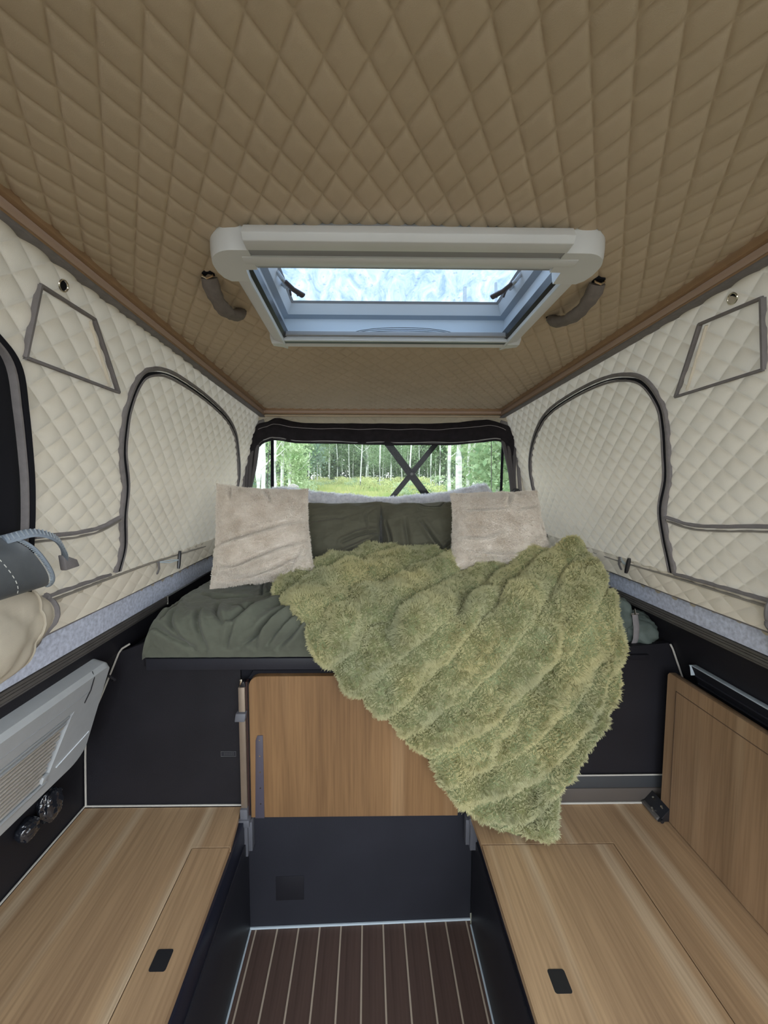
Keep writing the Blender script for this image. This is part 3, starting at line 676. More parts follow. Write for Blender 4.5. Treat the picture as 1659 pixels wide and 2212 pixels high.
def hair(name, P, Nn, m, parent, count, length, rad, clump=.010, seed=1, flow=.5, pts=4, lenf=None, spread=.6):
    """short pile growing on grid P (n,m,3) with normals Nn; strands gather into tufts"""
    rg = np.random.default_rng(seed); n, k = P.shape[:2]
    # area-weighted sampling of cells
    a = np.linalg.norm(np.cross(P[1:, :-1]-P[:-1, :-1], P[:-1, 1:]-P[:-1, :-1]), axis=-1).ravel(); pr = a/a.sum()
    c = rg.choice(len(a), count, p=pr); i = c//(k-1); j = c % (k-1); fu = rg.random(count)[:, None]; fv = rg.random(count)[:, None]
    def smp(G): return (G[i, j]*(1-fu)+G[i+1, j]*fu)*(1-fv)+(G[i, j+1]*(1-fu)+G[i+1, j+1]*fu)*fv
    R = smp(P); N0 = smp(Nn); N0 /= np.linalg.norm(N0, axis=1)[:, None]
    L = length*(.6+.6*rg.random(count))
    if lenf is not None: L = L*smp(lenf[..., None])[:, 0]
    # tufts: jitter cell centres
    ca, sa = math.cos(.6), math.sin(.6); Rw = R@np.array([[ca, -sa*.8, .6*sa], [sa, ca*.8, -.6*ca], [0, .6, .8]])+clump*.9*np.stack([vnoise(R*60), vnoise(R*60+9), vnoise(R*60+19)], -1)
    cell = np.floor(Rw/clump); hsh = (cell[:, 0]*73856093+cell[:, 1]*19349663+cell[:, 2]*83492791).astype(np.int64)
    jit = np.stack([((hsh*k2) % 1009)/1009-.5 for k2 in (7, 13, 29)], -1)
    ctr = R+(((cell+.5+jit*.7)*clump)-Rw)@np.array([[ca, -sa*.8, .6*sa], [sa, ca*.8, -.6*ca], [0, .6, .8]]).T
    fl = np.stack([vnoise(R*26+11), vnoise(R*26+41), vnoise(R*26+77)], -1)*flow + np.stack([vnoise(R*90+5), vnoise(R*90+25), vnoise(R*90+67)], -1)*flow*.8
    T = np.linspace(0, 1, pts)[None, :, None]
    dirn = N0+fl+rg.normal(0, .12, (count, 3)); dirn /= np.linalg.norm(dirn, axis=1)[:, None]
    tip = R+N0*L[:, None]*.85+fl*L[:, None]
    tip = tip*(1-spread)+(ctr+N0*L[:, None]*.9+fl*L[:, None]*.5)*spread
    mid = R+N0*(L*.6)[:, None]+fl*L[:, None]*.25
    C = (1-T)**2*R[:, None]+2*T*(1-T)*mid[:, None]+T*T*tip[:, None]
    org = wloc(parent) if parent else Vector((0, 0, 0))
    C = C-np.array(org)
    hc = bpy.data.hair_curves.new(name); hc.add_curves([pts]*count)
    hc.attributes['position'].data.foreach_set('vector', C.astype(np.float32).ravel())
    ra = hc.attributes.get('radius') or hc.attributes.new('radius', 'FLOAT', 'POINT')
    rr = np.tile(np.linspace(1, .45, pts)*rad, count).astype(np.float32); ra.data.foreach_set('value', rr)
    hc.materials.append(m)
    o = bpy.data.objects.new(name, hc); COL.objects.link(o); o.parent = parent; o['kind'] = 'stuff'
    return o
def grid_normals(P, flip=None):
    a = np.gradient(P, axis=0); b = np.gradient(P, axis=1); n = np.cross(a, b); n /= np.linalg.norm(n, axis=-1)[..., None]+1e-12
    if flip is not None and (n*flip).sum(-1).mean() < 0: n = -n
    return n

# two cream plush pillows in front, two olive ones behind them
pl, PF, PN = pillow('pillow', [(-.628, 1.63, 1.51), (-.248, 1.63, 1.49), (-.200, 1.50, 1.135), (-.612, 1.49, 1.100)], .085, cream,
    'square cream plush pillow at the left end of the bed', 'pillow',
    creases=[([(.03, .62), (.25, .58), (.5, .52), (.9, .40)], .012, .035), ([(.02, .80), (.3, .82), (.65, .70), (.95, .60)], .013, .030), ([(.10, .92), (.45, .93), (.8, .80), (.98, .72)], .011, .028),
             ([(.75, .95), (.86, .78), (.93, .66)], .009, .022), ([(.15, .03), (.2, .15)], .008, .04), ([(.62, .98), (.78, .86)], .008, .02), ([(.5, .02), (.58, .12), (.62, .2)], .009, .03)],
    noise=.006, wr=.006, seed=1, fine=.0011, group='cream plush pillows')
pr_, PF2, PN2 = pillow('pillow', [(.345, 1.64, 1.475), (.715, 1.64, 1.485), (.735, 1.52, 1.20), (.315, 1.50, 1.165)], .085, cream,
    'square cream plush pillow at the right end, dented along its top edge', 'pillow',
    creases=[([(.15, .30), (.35, .33), (.55, .32)], .013, .03), ([(.55, .0), (.60, .12), (.57, .25)], .018, .04), ([(.80, .05), (.88, .15), (.93, .3)], .010, .03), ([(.2, .8), (.5, .88), (.9, .85)], .010, .035),
             ([(.65, .35), (.85, .30), (.98, .25)], .008, .03), ([(.05, .6), (.3, .66), (.5, .60)], .008, .04), ([(.9, .5), (.95, .7)], .007, .03)],
    noise=.007, wr=.007, seed=2, fine=.0011, group='cream plush pillows')
for o, P, nn, sd in ((pl, PF, PN, 3), (pr_, PF2, PN2, 4)):
    hair('pile', P, grid_normals(P, nn), creamhair, o, 60000, .0048, .0004, clump=.006, seed=sd, flow=.7, pts=3)
pillow('pillow', [(-.30, 1.80, 1.425), (.066, 1.80, 1.432), (.066, 1.66, 1.115), (-.28, 1.66, 1.10)], .075, greenpil,
    'dark olive cotton pillow behind the left cream pillow', 'pillow', creases=[([(.95, .55), (.7, .68), (.35, .82), (.1, .86)], .016, .03), ([(.98, .45), (.75, .5), (.5, .6)], .010, .03), ([(.9, .12), (.8, .25), (.85, .5)], .004, .03), ([(.3, .8), (.5, .9), (.95, .7)], .014, .025), ([(.1, .3), (.5, .28)], .006, .04)],
    noise=.006, wr=.007, seed=3, group='dark olive pillows')
pillow('pillow', [(.052, 1.80, 1.425), (.42, 1.80, 1.438), (.40, 1.66, 1.13), (.05, 1.66, 1.11)], .075, greenpil,
    'dark olive cotton pillow behind the right cream pillow', 'pillow', creases=[([(.05, .3), (.12, .6), (.05, .9)], .012, .03), ([(.45, .02), (.55, .12), (.72, .14), (.8, .05)], .012, .02), ([(.5, .35), (.65, .6), (.9, .95)], .012, .035), ([(.95, .6), (.8, .7), (.7, .85)], .010, .03), ([(.3, .3), (.35, .7)], .006, .05)],
    noise=.006, wr=.006, seed=4, group='dark olive pillows')

# white patterned plush throw bunched up along the window sill
def throw():
    n, k = 220, 60
    t = np.linspace(0, 1, n); a = np.linspace(0, 2*PI, k, endpoint=False); T, A = np.meshgrid(t, a, indexing='ij')
    X = -.57+1.245*T
    top = np.interp(T, [0, .05, .15, .35, .55, .75, .88, .95, 1.0], [1.47, 1.510, 1.485, 1.452, 1.438, 1.458, 1.490, 1.530, 1.475])
    bot = 1.11; zc_ = (top+bot)/2; hz = (top-bot)/2; endk = np.sqrt(np.clip(1-np.abs(2*T-1)**14, 0, 1))
    sq = np.abs(np.sin(A))**.8*np.sign(np.sin(A)); cq = np.abs(np.cos(A))**.8*np.sign(np.cos(A))
    r = 1+.05*vnoise(st3(T*14, A*1.5, 1))
    d = .010*(ridged(st3(X*14+np.sin(A)*2, np.sin(A)*4, np.cos(A)*4))-.5)+.006*fbm(st3(X*30, np.sin(A)*6, np.cos(A)*6), 2)
    dia = np.abs(((X/.062+np.sin(A)*1.1) % 1)-.5)+np.abs(((X/.062-np.sin(A)*1.1) % 1)-.5)
    d = d+.0025*np.cos(dia*2*PI*1.5)
    P = np.stack([X, 2.03+(.085*r*endk+d)*cq, zc_+(hz*r*.98*endk+d)*sq], -1)
    me = mesh_np('plush_throw', P.reshape(-1, 3), grid_faces(n, k, wrap=True))
    o = link('plush_throw', me, None, whitefur); tag(o, 'long white patterned plush throw bunched below the rear window', 'blanket')
    Pw = np.concatenate([P, P[:, :1]], 1); hair('pile', Pw, grid_normals(Pw, np.stack([0*Pw[..., 0], Pw[..., 1]-2.03, Pw[..., 2]-1.28], -1)), mat('white_pile', (.90, .91, .96), 1, spec=.05), o, 50000, .008, .0005, clump=.009, seed=8, flow=.8, pts=3) if True else None
throw()

# ------------------------------------------------------------------ the green faux-fur blanket
NET = [[[-0.335, 1.476, 1.144], [-0.274, 1.541, 1.16], [-0.206, 1.604, 1.174], [-0.129, 1.646, 1.188], [-0.045, 1.673, 1.201], [0.042, 1.689, 1.211], [0.132, 1.693, 1.218]], [[-0.331, 1.359, 1.111], [-0.258, 1.439, 1.132], [-0.171, 1.504, 1.153], [-0.072, 1.554, 1.173], [0.034, 1.582, 1.19], [0.146, 1.599, 1.201], [0.261, 1.609, 1.206]], [[-0.205, 1.215, 1.056], [-0.123, 1.236, 1.095], [-0.04, 1.341, 1.106], [0.058, 1.431, 1.123], [0.167, 1.492, 1.15], [0.286, 1.545, 1.177], [0.414, 1.599, 1.202]], [[-0.109, 1.212, 0.916], [-0.016, 1.215, 0.976], [0.078, 1.216, 1.038], [0.173, 1.234, 1.093], [0.3, 1.386, 1.109], [0.436, 1.493, 1.151], [0.577, 1.569, 1.21]], [[0.002, 1.198, 0.823], [0.102, 1.209, 0.893], [0.201, 1.214, 0.97], [0.296, 1.216, 1.05], [0.416, 1.303, 1.105], [0.574, 1.461, 1.156], [0.697, 1.501, 1.253]], [[0.09, 1.186, 0.746], [0.202, 1.199, 0.825], [0.31, 1.21, 0.912], [0.411, 1.216, 1.007], [0.517, 1.245, 1.1], [0.674, 1.383, 1.175], [0.815, 1.47, 1.287]], [[0.17, 1.17, 0.672], [0.285, 1.182, 0.736], [0.394, 1.196, 0.807], [0.498, 1.208, 0.89], [0.593, 1.216, 0.982], [0.68, 1.223, 1.084], [0.813, 1.316, 1.171]], [[0.251, 1.155, 0.569], [0.366, 1.163, 0.627], [0.473, 1.175, 0.693], [0.573, 1.19, 0.768], [0.665, 1.203, 0.856], [0.747, 1.215, 0.957], [0.813, 1.218, 1.072]], [[0.335, 1.147, 0.491], [0.423, 1.15, 0.534], [0.504, 1.157, 0.582], [0.579, 1.166, 0.638], [0.648, 1.176, 0.702], [0.71, 1.19, 0.774], [0.765, 1.203, 0.856]], [[0.405, 1.136, 0.452], [0.453, 1.146, 0.467], [0.494, 1.146, 0.497], [0.532, 1.15, 0.527], [0.568, 1.153, 0.561], [0.602, 1.158, 0.597], [0.633, 1.165, 0.636]], [[0.457, 1.114, 0.451], [0.469, 1.112, 0.451], [0.48, 1.11, 0.451], [0.493, 1.11, 0.451], [0.504, 1.109, 0.452], [0.516, 1.108, 0.452], [0.529, 1.11, 0.451]]]
def catmull(A, n, axis):
    A = np.moveaxis(np.asarray(A, float), axis, 0); k = len(A)
    Q = np.concatenate([[2*A[0]-A[1]], A, [2*A[-1]-A[-2]]], 0); t = np.linspace(0, k-1, n); i = np.minimum(t.astype(int), k-2)
    f = (t-i).reshape((-1,)+(1,)*(A.ndim-1)); a, b, c, d = Q[i], Q[i+1], Q[i+2], Q[i+3]
    r = .5*(2*b+(c-a)*f+(2*a-5*b+4*c-d)*f**2+(3*b-a-3*c+d)*f**3); return np.moveaxis(r, 0, axis)
def fur_blanket():
    NTt, NS = 420, 300
    G = catmull(catmull(np.array(NET), NTt, 0), NS, 1)
    T, Sx = np.meshgrid(np.linspace(0, 1, NTt), np.linspace(0, 1, NS), indexing='ij')
    N = grid_normals(G, np.array([0, -1, 1.]))
    for _ in range(10):
        N[1:-1] = (N[:-2]+N[1:-1]*2+N[2:])/4; N[:, 1:-1] = (N[:, :-2]+N[:, 1:-1]*2+N[:, 2:])/4
    N /= np.linalg.norm(N, axis=-1)[..., None]
    # sewn ribs run from the free left edge up to the right; they break up into lumps
    wob = .42*vnoise(st3(T*5, Sx*3.5, .5))+.22*vnoise(st3(T*14, Sx*11, 2.5))
    ph = (T*12+.8*Sx*(1-T)+wob); rib = np.abs(np.cos(PI*ph))
    h = .050*(rib**.62*ss(0, .14, T)+.75*(1-ss(0, .14, T)))*(.80+.45*vnoise(st3(G[..., 0]*14, G[..., 1]*14, G[..., 2]*14)))
    h += .016*fbm(np.stack([G[..., 0]*6, G[..., 1]*6, G[..., 2]*6], -1)+3, 2)
    h += .0085*vnoise(G*30)+.0045*vnoise(G*75)+.0025*vnoise(G*150)
    # deep drape folds on the hanging half
    for L, a, w_ in (([(.62, .55), (.66, .35), (.70, .12)], .030, .035), ([(.55, .95), (.60, .70), (.64, .5)], .022, .03), ([(.80, .9), (.80, .6), (.83, .3)], .020, .03),
                     ([(.48, .55), (.50, .4), (.52, .25)], .020, .025), ([(.88, .7), (.90, .4), (.90, .1)], .020, .03), ([(.30, .75), (.36, .6), (.40, .45)], .012, .03),
                     ([(.08, .3), (.12, .55), (.14, .85)], .015, .03), ([(.02, .35), (.05, .6), (.05, .9)], .016, .025), ([(.45, .98), (.40, .8), (.44, .65)], .012, .02)):
        h += crease(T, Sx, L, a*.55, w_)
    edge = np.minimum(np.minimum(T, 1-T)*1.2, np.minimum(Sx, 1-Sx)); roll = np.clip(edge/.028, 0, 1); roll = np.sqrt(1-(1-roll)**2)
    h = h*(.35+.65*roll)+.012*(roll-1)+.010
    P = G+N*h[..., None]
    # scalloped outline
    sc = (.012*vnoise(st3(T*26, 0, 4.))+.006*vnoise(st3(T*60, 0, 2.)))*ss(.02, .18, T); d = G[:, 1:2]-G[:, :1]; 
    s0 = np.exp(-Sx*9); dirv = (G[:, 30:31]-G[:, :1]); dirv /= np.linalg.norm(dirv, axis=-1)[..., None]+1e-9
    bulge = .006+.010*(np.abs(np.cos(PI*ph[:, :1]))-.6)*ss(.03, .2, T[:, :1]); P = P-dirv*((sc+bulge-.006)*s0)[..., None]
    s1 = np.exp(-(1-Sx)*9); P = P+dirv*((.010*vnoise(st3(T*30, 1., 9.)))*s1)[..., None]
    # cloth back, pulled in behind the pile
    Bk = G-N*.006
    Bk[..., 2] = np.maximum(Bk[..., 2], .437)
    P[..., 2] = np.maximum(P[..., 2], .440)
    V = np.vstack([P.reshape(-1, 3), Bk.reshape(-1, 3)]); n0 = NTt*NS
    F = [grid_faces(NTt, NS), grid_faces(NTt, NS, n0)[:, ::-1]]
    def rim(idx): i = np.array(idx); return np.stack([i[:-1], i[1:], i[1:]+n0, i[:-1]+n0], -1)
    r0 = np.arange(NTt)*NS
    F += [rim(r0), rim(r0+NS-1)[:, ::-1], rim(np.arange(NS))[:, ::-1], rim((NTt-1)*NS+np.arange(NS))]
    me = mesh_np('fur_blanket', V, np.vstack(F))
    bm = bmesh.new(); bm.from_mesh(me); bmesh.ops.recalc_face_normals(bm, faces=bm.faces); bm.to_mesh(me); bm.free(); me.polygons.foreach_set('use_smooth', [True]*len(me.polygons))
    o = link('fur_blanket', me, None, fur, origin=(.35, 1.3, .437))
    tag(o, 'moss-green ribbed faux-fur blanket hanging from the bed to the right bench', 'blanket')
    lf = .25+.9*rib**.9
    hair('pile', P, grid_normals(P, np.array([0, -1, 1.])), furhair, o, 400000, .0095, .00040, clump=.0105, seed=2, flow=.65, pts=4, lenf=lf, spread=.68)
fur_blanket()

# dark green bedding bag pushed into the corner at the right end of the mattress
def blob(name, c, r, m, parent, pw=.8, nz=.008, sd=0, n=48):
    a, b = np.meshgrid(np.linspace(0, PI, n), np.linspace(0, 2*PI, n, endpoint=False), indexing='ij')
    f = lambda q: np.sign(q)*np.abs(q)**pw
    x = f(np.sin(a))*f(np.cos(b)); y = f(np.sin(a))*f(np.sin(b)); z = f(np.cos(a))
    d = 1+nz/min(r)*fbm(st3(x*2+sd, y*2, z*2), 3)+.5*nz/min(r)*(ridged(st3(x*3+sd, y*3, z*1.2))-.5)
    P = np.stack([c[0]+r[0]*x*d, c[1]+r[1]*y*d, c[2]+r[2]*z*d], -1)
    return link(name, mesh_np(name, P.reshape(-1, 3), grid_faces(n, n, wrap=True)), parent, m)
sk = thing('bedding_bag', 'dark green bag with a grey strap tucked in the corner right of the fur blanket', 'bag', (.93, 1.36, .958))
bagm = mat('bag_green', (.10, .125, .11), .7, .2, 20, .3, 300)
blob('pouch', (.935, 1.33, 1.015), (.058, .07, .056), bagm, sk, .75, .012, 3)
blob('upper_flap', (.860, 1.36, 1.055), (.050, .09, .075), bagm, sk, .85, .014, 6)
B().tube([(.895, 1.27, 1.085), (.898, 1.262, 1.04), (.900, 1.265, 1.0), (.902, 1.28, .965)], .010, 8, ups=(0, -1, 0), sq=.35).build('strap', piping, sk, smooth=True)
B().tube([(.893, 1.268, 1.10), (.893, 1.262, 1.082)], .0022, 6).build('hook_stem', chrome, sk, smooth=True)
B().tube([(.880, 1.266, 1.083), (.906, 1.266, 1.083)], .0022, 6).build('hook_bar', chrome, sk, smooth=True)

# ------------------------------------------------------------------ roof window
def skylight():
    r = thing('window_1', 'white-framed rectangular roof window with a dirty translucent dome', 'roof window', (.08, .95, cz(.95)-.04), kind='structure')
    def PT(x, y, off): return Vector((x, y, cz(y)+off))
    def bar(name, prof, y_or_x, a, b, m, axis, bev=.003):
        """prof: list of (coordinate, off); extruded along the other axis"""
        if axis == 'x': A = [PT(a, y, o) for y, o in prof]; Bq = [PT(b, y, o) for y, o in prof]
        else: A = [PT(x, a, o) for x, o in prof]; Bq = [PT(x, b, o) for x, o in prof]
        bb_ = B(); n = len(prof); va = [bb_.bm.verts.new(p) for p in A]; vb = [bb_.bm.verts.new(p) for p in Bq]
        bb_.bm.faces.new(va[::-1]); bb_.bm.faces.new(vb)
        for i in range(n): bb_.bm.faces.new((va[i], va[(i+1) % n], vb[(i+1) % n], vb[i]))
        return bb_.build(name, m, r, bevel=bev)
    f = bar('front_bar', [(.728, .002), (.700, -.016), (.690, -.034), (.697, -.044), (.722, -.045), (.722, .002)], 0, -.215, .355, whitepl, 'x')
    bar('cassette_groove', [(.720, .002), (.720, -.041), (.747, -.0395), (.747, .002)], 0, -.214, .354, greypl, 'x', 0)
    bar('cassette_cover', [(.745, .002), (.745, -.043), (.762, -.044), (.783, -.038), (.783, .002)], 0, -.232, .390, whitepl, 'x', .002)
    bar('blind_bar', [(.782, .0), (.782, -.036), (.795, -.034), (.795, .0)], 0, -.236, .394, greypl, 'x', .001)
    # rounded corner covers
    for s, xi, xo in ((-1, -.214, -.297), (1, .354, .447)):
        pts = [(xi, .722), (xi+s*.03, .722)]+[(xo-s*.055+s*.055*math.sin(a), .778-.056*math.cos(a)) for a in np.linspace(.15, PI/2, 9)]+[(xo, .800), (xo-s*.006, .822), (xo-s*.018, .835), (xi+s*.026, .835), (xi+s*.022, .79), (xi, .789)]
        inn = [(xi+(x-xi)*1.0, y) for x, y in pts]
        cx = sum(p[0] for p in pts)/len(pts); cy = sum(p[1] for p in pts)/len(pts)
        bb_ = B(); lay = []
        for off, k in ((.002, 1.0), (-.020, 1.0), (-.034, .96), (-.042, .90)):
            lay.append([bb_.bm.verts.new(PT(cx+(x-cx)*k if abs(x-xi) > .03 else x, cy+(y-cy)*k, off-.004*(k < .9))) for x, y in pts])
        n = len(pts)
        for l0, l1 in zip(lay[:-1], lay[1:]):
            for i in range(n): bb_.bm.faces.new((l0[i], l0[(i+1) % n], l1[(i+1) % n], l1[i]))
        bb_.bm.faces.new(lay[-1]); bb_.build('corner_cover', whitepl, r, smooth=True)
    for s, xi, xo in ((-1, -.240, -.286), (1, .397, .448)):
        bar('side_bar', [(xo, .002), (xo-s*.004, -.012), (xo-s*.012, -.026), (xi+s*.004, -.036), (xi, -.036), (xi, .002)], 0, .800, 1.208, whitepl, 'y', .002)
        bar('pale_lip', [(xi, -.036), (xi+s*.0015, -.0385), (xi+s*.005, -.0385), (xi+s*.005, -.036)], 0, .782, 1.168, innerpl, 'y', 0)
        bar('guide_channel', [(xi, -.030), (xi-s*.009, -.026), (xi-s*.009, -.004), (xi, -.004)], 0, .79, 1.165, blackpl, 'y', 0)
    bar('rear_bar', [(1.168, .002), (1.168, -.034), (1.190, -.036), (1.222, -.020), (1.232, .002)], 0, -.262, .424, whitepl, 'x')
    for s, xi, xo in ((-1, -.245, -.289), (1, .407, .451)):
        pts = [(xi, 1.166), (xo-s*.003, 1.166), (xo-s*.004, 1.215), (xo-s*.03, 1.236), (xi, 1.236)]
        bb_ = B(); lay = [[bb_.bm.verts.new(PT(x, y, o)) for x, y in [(p[0]*k+(1-k)*xi, p[1]*k2+(1-k2)*1.166) for p in pts]] for o, k, k2 in ((.002, 1, .97), (-.02, .98, .78), (-.036, .85, .40))]
        for l0, l1 in zip(lay[:-1], lay[1:]):
            for i in range(5): bb_.bm.faces.new((l0[i], l0[(i+1) % 5], l1[(i+1) % 5], l1[i]))
        bb_.bm.faces.new(lay[-1]); bb_.build('corner_cover', whitepl, r, smooth=True)
    # blind handles at the rear: two pale rails and a dark line
    bar('net_rail', [(1.142, -.024), (1.142, -.036), (1.152, -.036), (1.152, -.024)], 0, -.24, .398, innerpl, 'x', .001)
    bar('net_rail', [(1.128, -.016), (1.128, -.027), (1.139, -.027), (1.139, -.016)], 0, -.24, .398, greypl, 'x', .001)
    bar('dark_slot', [(1.154, -.02), (1.154, -.0355), (1.166, -.0355), (1.166, -.02)], 0, -.24, .398, blackpl, 'x', 0)
    # shaft
    def wall4(nm, xa, xb, ya, yb_, o0, o1, ins, m):
        bb_ = B()
        lo = [PT(xa, ya, o0), PT(xb, ya, o0), PT(xb, yb_, o0), PT(xa, yb_, o0)]; hi = [PT(xa+ins, ya+ins, o1), PT(xb-ins, ya+ins, o1), PT(xb-ins, yb_-ins, o1), PT(xa+ins, yb_-ins, o1)]
        t = .006
        lo2 = [PT(xa-t, ya-t, o0), PT(xb+t, ya-t, o0), PT(xb+t, yb_+t, o0), PT(xa-t, yb_+t, o0)]; hi2 = [PT(xa+ins-t, ya+ins-t, o1), PT(xb-ins+t, ya+ins-t, o1), PT(xb-ins+t, yb_-ins+t, o1), PT(xa+ins-t, yb_-ins+t, o1)]
        L4 = [[bb_.bm.verts.new(p) for p in q] for q in (lo, hi, hi2, lo2)]
        for a in range(4):
            l0, l1 = L4[a], L4[(a+1) % 4]
            for i in range(4): bb_.bm.faces.new((l0[i], l0[(i+1) % 4], l1[(i+1) % 4], l1[i]))
        return bb_.build(nm, m, r)
    wall4('shaft', -.250, .405, .80, 1.195, -.012, .046, 0, innerpl)
    wall4('sash_step', -.250, .405, .80, 1.195, .046, .052, .016, mat('blue_grey_plastic', (.38, .44, .52), .4))
    sh = wall4('sash', -.235, .390, .815, 1.180, .052, .080, .014, innerpl)
    wall4('sash_gasket', -.221, .376, .829, 1.166, .078, .082, .006, greypl)
    # domed pane
    n, k = 24, 18; u, v = np.meshgrid(np.linspace(0, 1, n), np.linspace(0, 1, k), indexing='ij')
    X = -.235+.625*u; Y_ = .80+.385*v; Z = cz(Y_)+.086+.022*(1-(2*u-1)**4)*(1-(2*v-1)**4)
    P = np.stack([X, Y_, Z], -1); link('dome_pane', mesh_np('dome_pane', P.reshape(-1, 3), grid_faces(n, k)), r, pane_dirty)
    # folded fly net showing as an arc at the rear edge
    nn = 60; xs = np.linspace(-.05, .25, nn); a = .022*np.sqrt(np.clip(1-((xs-.10)/.152)**2, 0, 1))
    for q in range(6):
        kk = (q+1)/6
        B().tube([PT(x, 1.150-.002*q, -.022+z*kk) for x, z in zip(xs, a)], .0009, 4).build('net_fold', mat('fly_net', (.10, .105, .10), .9), r)
    # window latches
    for s, x in ((1, -.205), (-1, .360)):
        l = tag(bpy.data.objects.new('latch', None)); COL.objects.link(l); l.parent = r; l.location = Vector((x, 1.05, cz(1.05)+.07))-r.location
        y = 1.03
        B().tube([PT(x-s*.015, y-.02, .10), PT(x-s*.004, y-.005, .088), PT(x-s*.006, y+.012, .084)], .0075, 10, smooth) if False else None
        B().tube([PT(x-s*.022, y-.03, .078), PT(x-s*.010, y-.02, .062), PT(x-s*.004, y, .058), PT(x-s*.010, y+.018, .062), PT(x-s*.022, y+.03, .078)], .005, 8).build('bracket', mat('silver_bracket', (.5, .52, .55), .3, metal=.4), l, smooth=True)
        B().tube([PT(x-s*.004, y-.012, .060), PT(x+s*.012, y+.006, .050), PT(x+s*.034, y+.030, .046)], lambda t: .0065+.003*t, 10, sq=.6).build('lever', mat('dark_taupe_lever', (.09, .075, .08), .4), l, smooth=True)
        for dx, dy in ((.002, .018), (.020, .020)):
            B().tube([PT(x+s*dx, y+dy, .056), PT(x+s*(dx-.001), y+dy+.018, .050)], .0028, 6).build('catch_pin', mat('dark_taupe_lever', (.09, .075, .08), .4), l, smooth=True)
    return r
skylight()

# ------------------------------------------------------------------ strap handles on the ceiling
def handle(x0, y0, x1, y1, s, label):
    r = thing('strap_handle', label, 'handle', ((x0+x1)/2, (y0+y1)/2, cz(.95)-.03), group='ceiling strap handles')
    P = []
    for t in np.linspace(0, 1, 16):
        x = x0+(x1-x0)*t; y = y0+(y1-y0)*t; P.append((x+s*.006*math.sin(PI*t), y, cz(y)-.010-.030*math.sin(PI*t)**.6))
    B().tube(P, lambda t: .0175+.0015*math.sin(t*16)+.0012*math.sin(t*37), 12, sq=.75).build('sleeve', greyfab, r, smooth=True)
    for i, (x, y) in enumerate(((x0, y0), (x1, y1))):
        dy = -.010 if i == 0 else .010
        B().tube([(x-.009, y+dy*.5, cz(y)-.001), (x-.010, y+dy, cz(y)-.012), (x, y+dy*1.4, cz(y)-.018), (x+.010, y+dy, cz(y)-.012), (x+.009, y+dy*.5, cz(y)-.001)], .0022, 6, ups=(0, 1, 0)).build('ring', chrome, r, smooth=True)
        B().prism([(x+a, y+b+dy*.4, cz(y)-.006) for a, b in rrect(.026, .020, .008)], (0, 0, .006)).build('recess', blackfab, r)
handle(-.342, .875, -.325, 1.03, -1, 'grey cloth-covered strap handle on the ceiling left of the roof window')
handle(.505, .885, .485, 1.055, 1, 'grey cloth-covered strap handle on the ceiling right of the roof window')

# ------------------------------------------------------------------ elastic toggles near the skirt seam
def toggle(side, y, z, dy, label, k=1.25):
    k = k*1.15; dy = dy*1.15
    a = on_wall(side, y, z, .012); r = thing('elastic_toggle', label, 'toggle', a, group='toggles on the tent walls')
    tip = on_wall(side, y+dy, z-.002, .045)
    for q in (-.003, .003):
        mid = on_wall(side, y+dy*.5, z-.001+q*1.5, .034)
        B().tube([a, mid, tip], .0024, 6).build('elastic_loop', seamb, r, smooth=True)
    T = Vector((.0, .25*np.sign(dy), 1)).normalized()
    B().tube([tip-T*.024*k, tip-T*.014*k, tip, tip+T*.014*k, tip+T*.024*k], lambda t: .0068*(1-.25*abs(2*t-1)**6), 8, ups=(0, 1, 0)).build('toggle_bar', blackpl, r, smooth=True)
    b0 = on_wall(side, y, z+.004, .016); b1 = on_wall(side, y-.004, z-.02, .026); b2 = on_wall(side, y, z-.045, .020)
    B().tube([b0, b1, b2], .007, 8, sq=.3, ups=[wall_normal(side)]*3).build('webbing_tab', piping, r, smooth=True)
toggle(-1, 1.41, 1.232, .085, 'black toggle on a pale elastic loop low on the left tent wall')
toggle(1, 1.40, 1.250, -.075, 'black toggle on a pale loop low on the right wall above the fur blanket', 1.0)
toggle(1, 2.0, 1.250, .04, 'small black toggle at the far end of the right tent wall beside the cream pillow', .9)

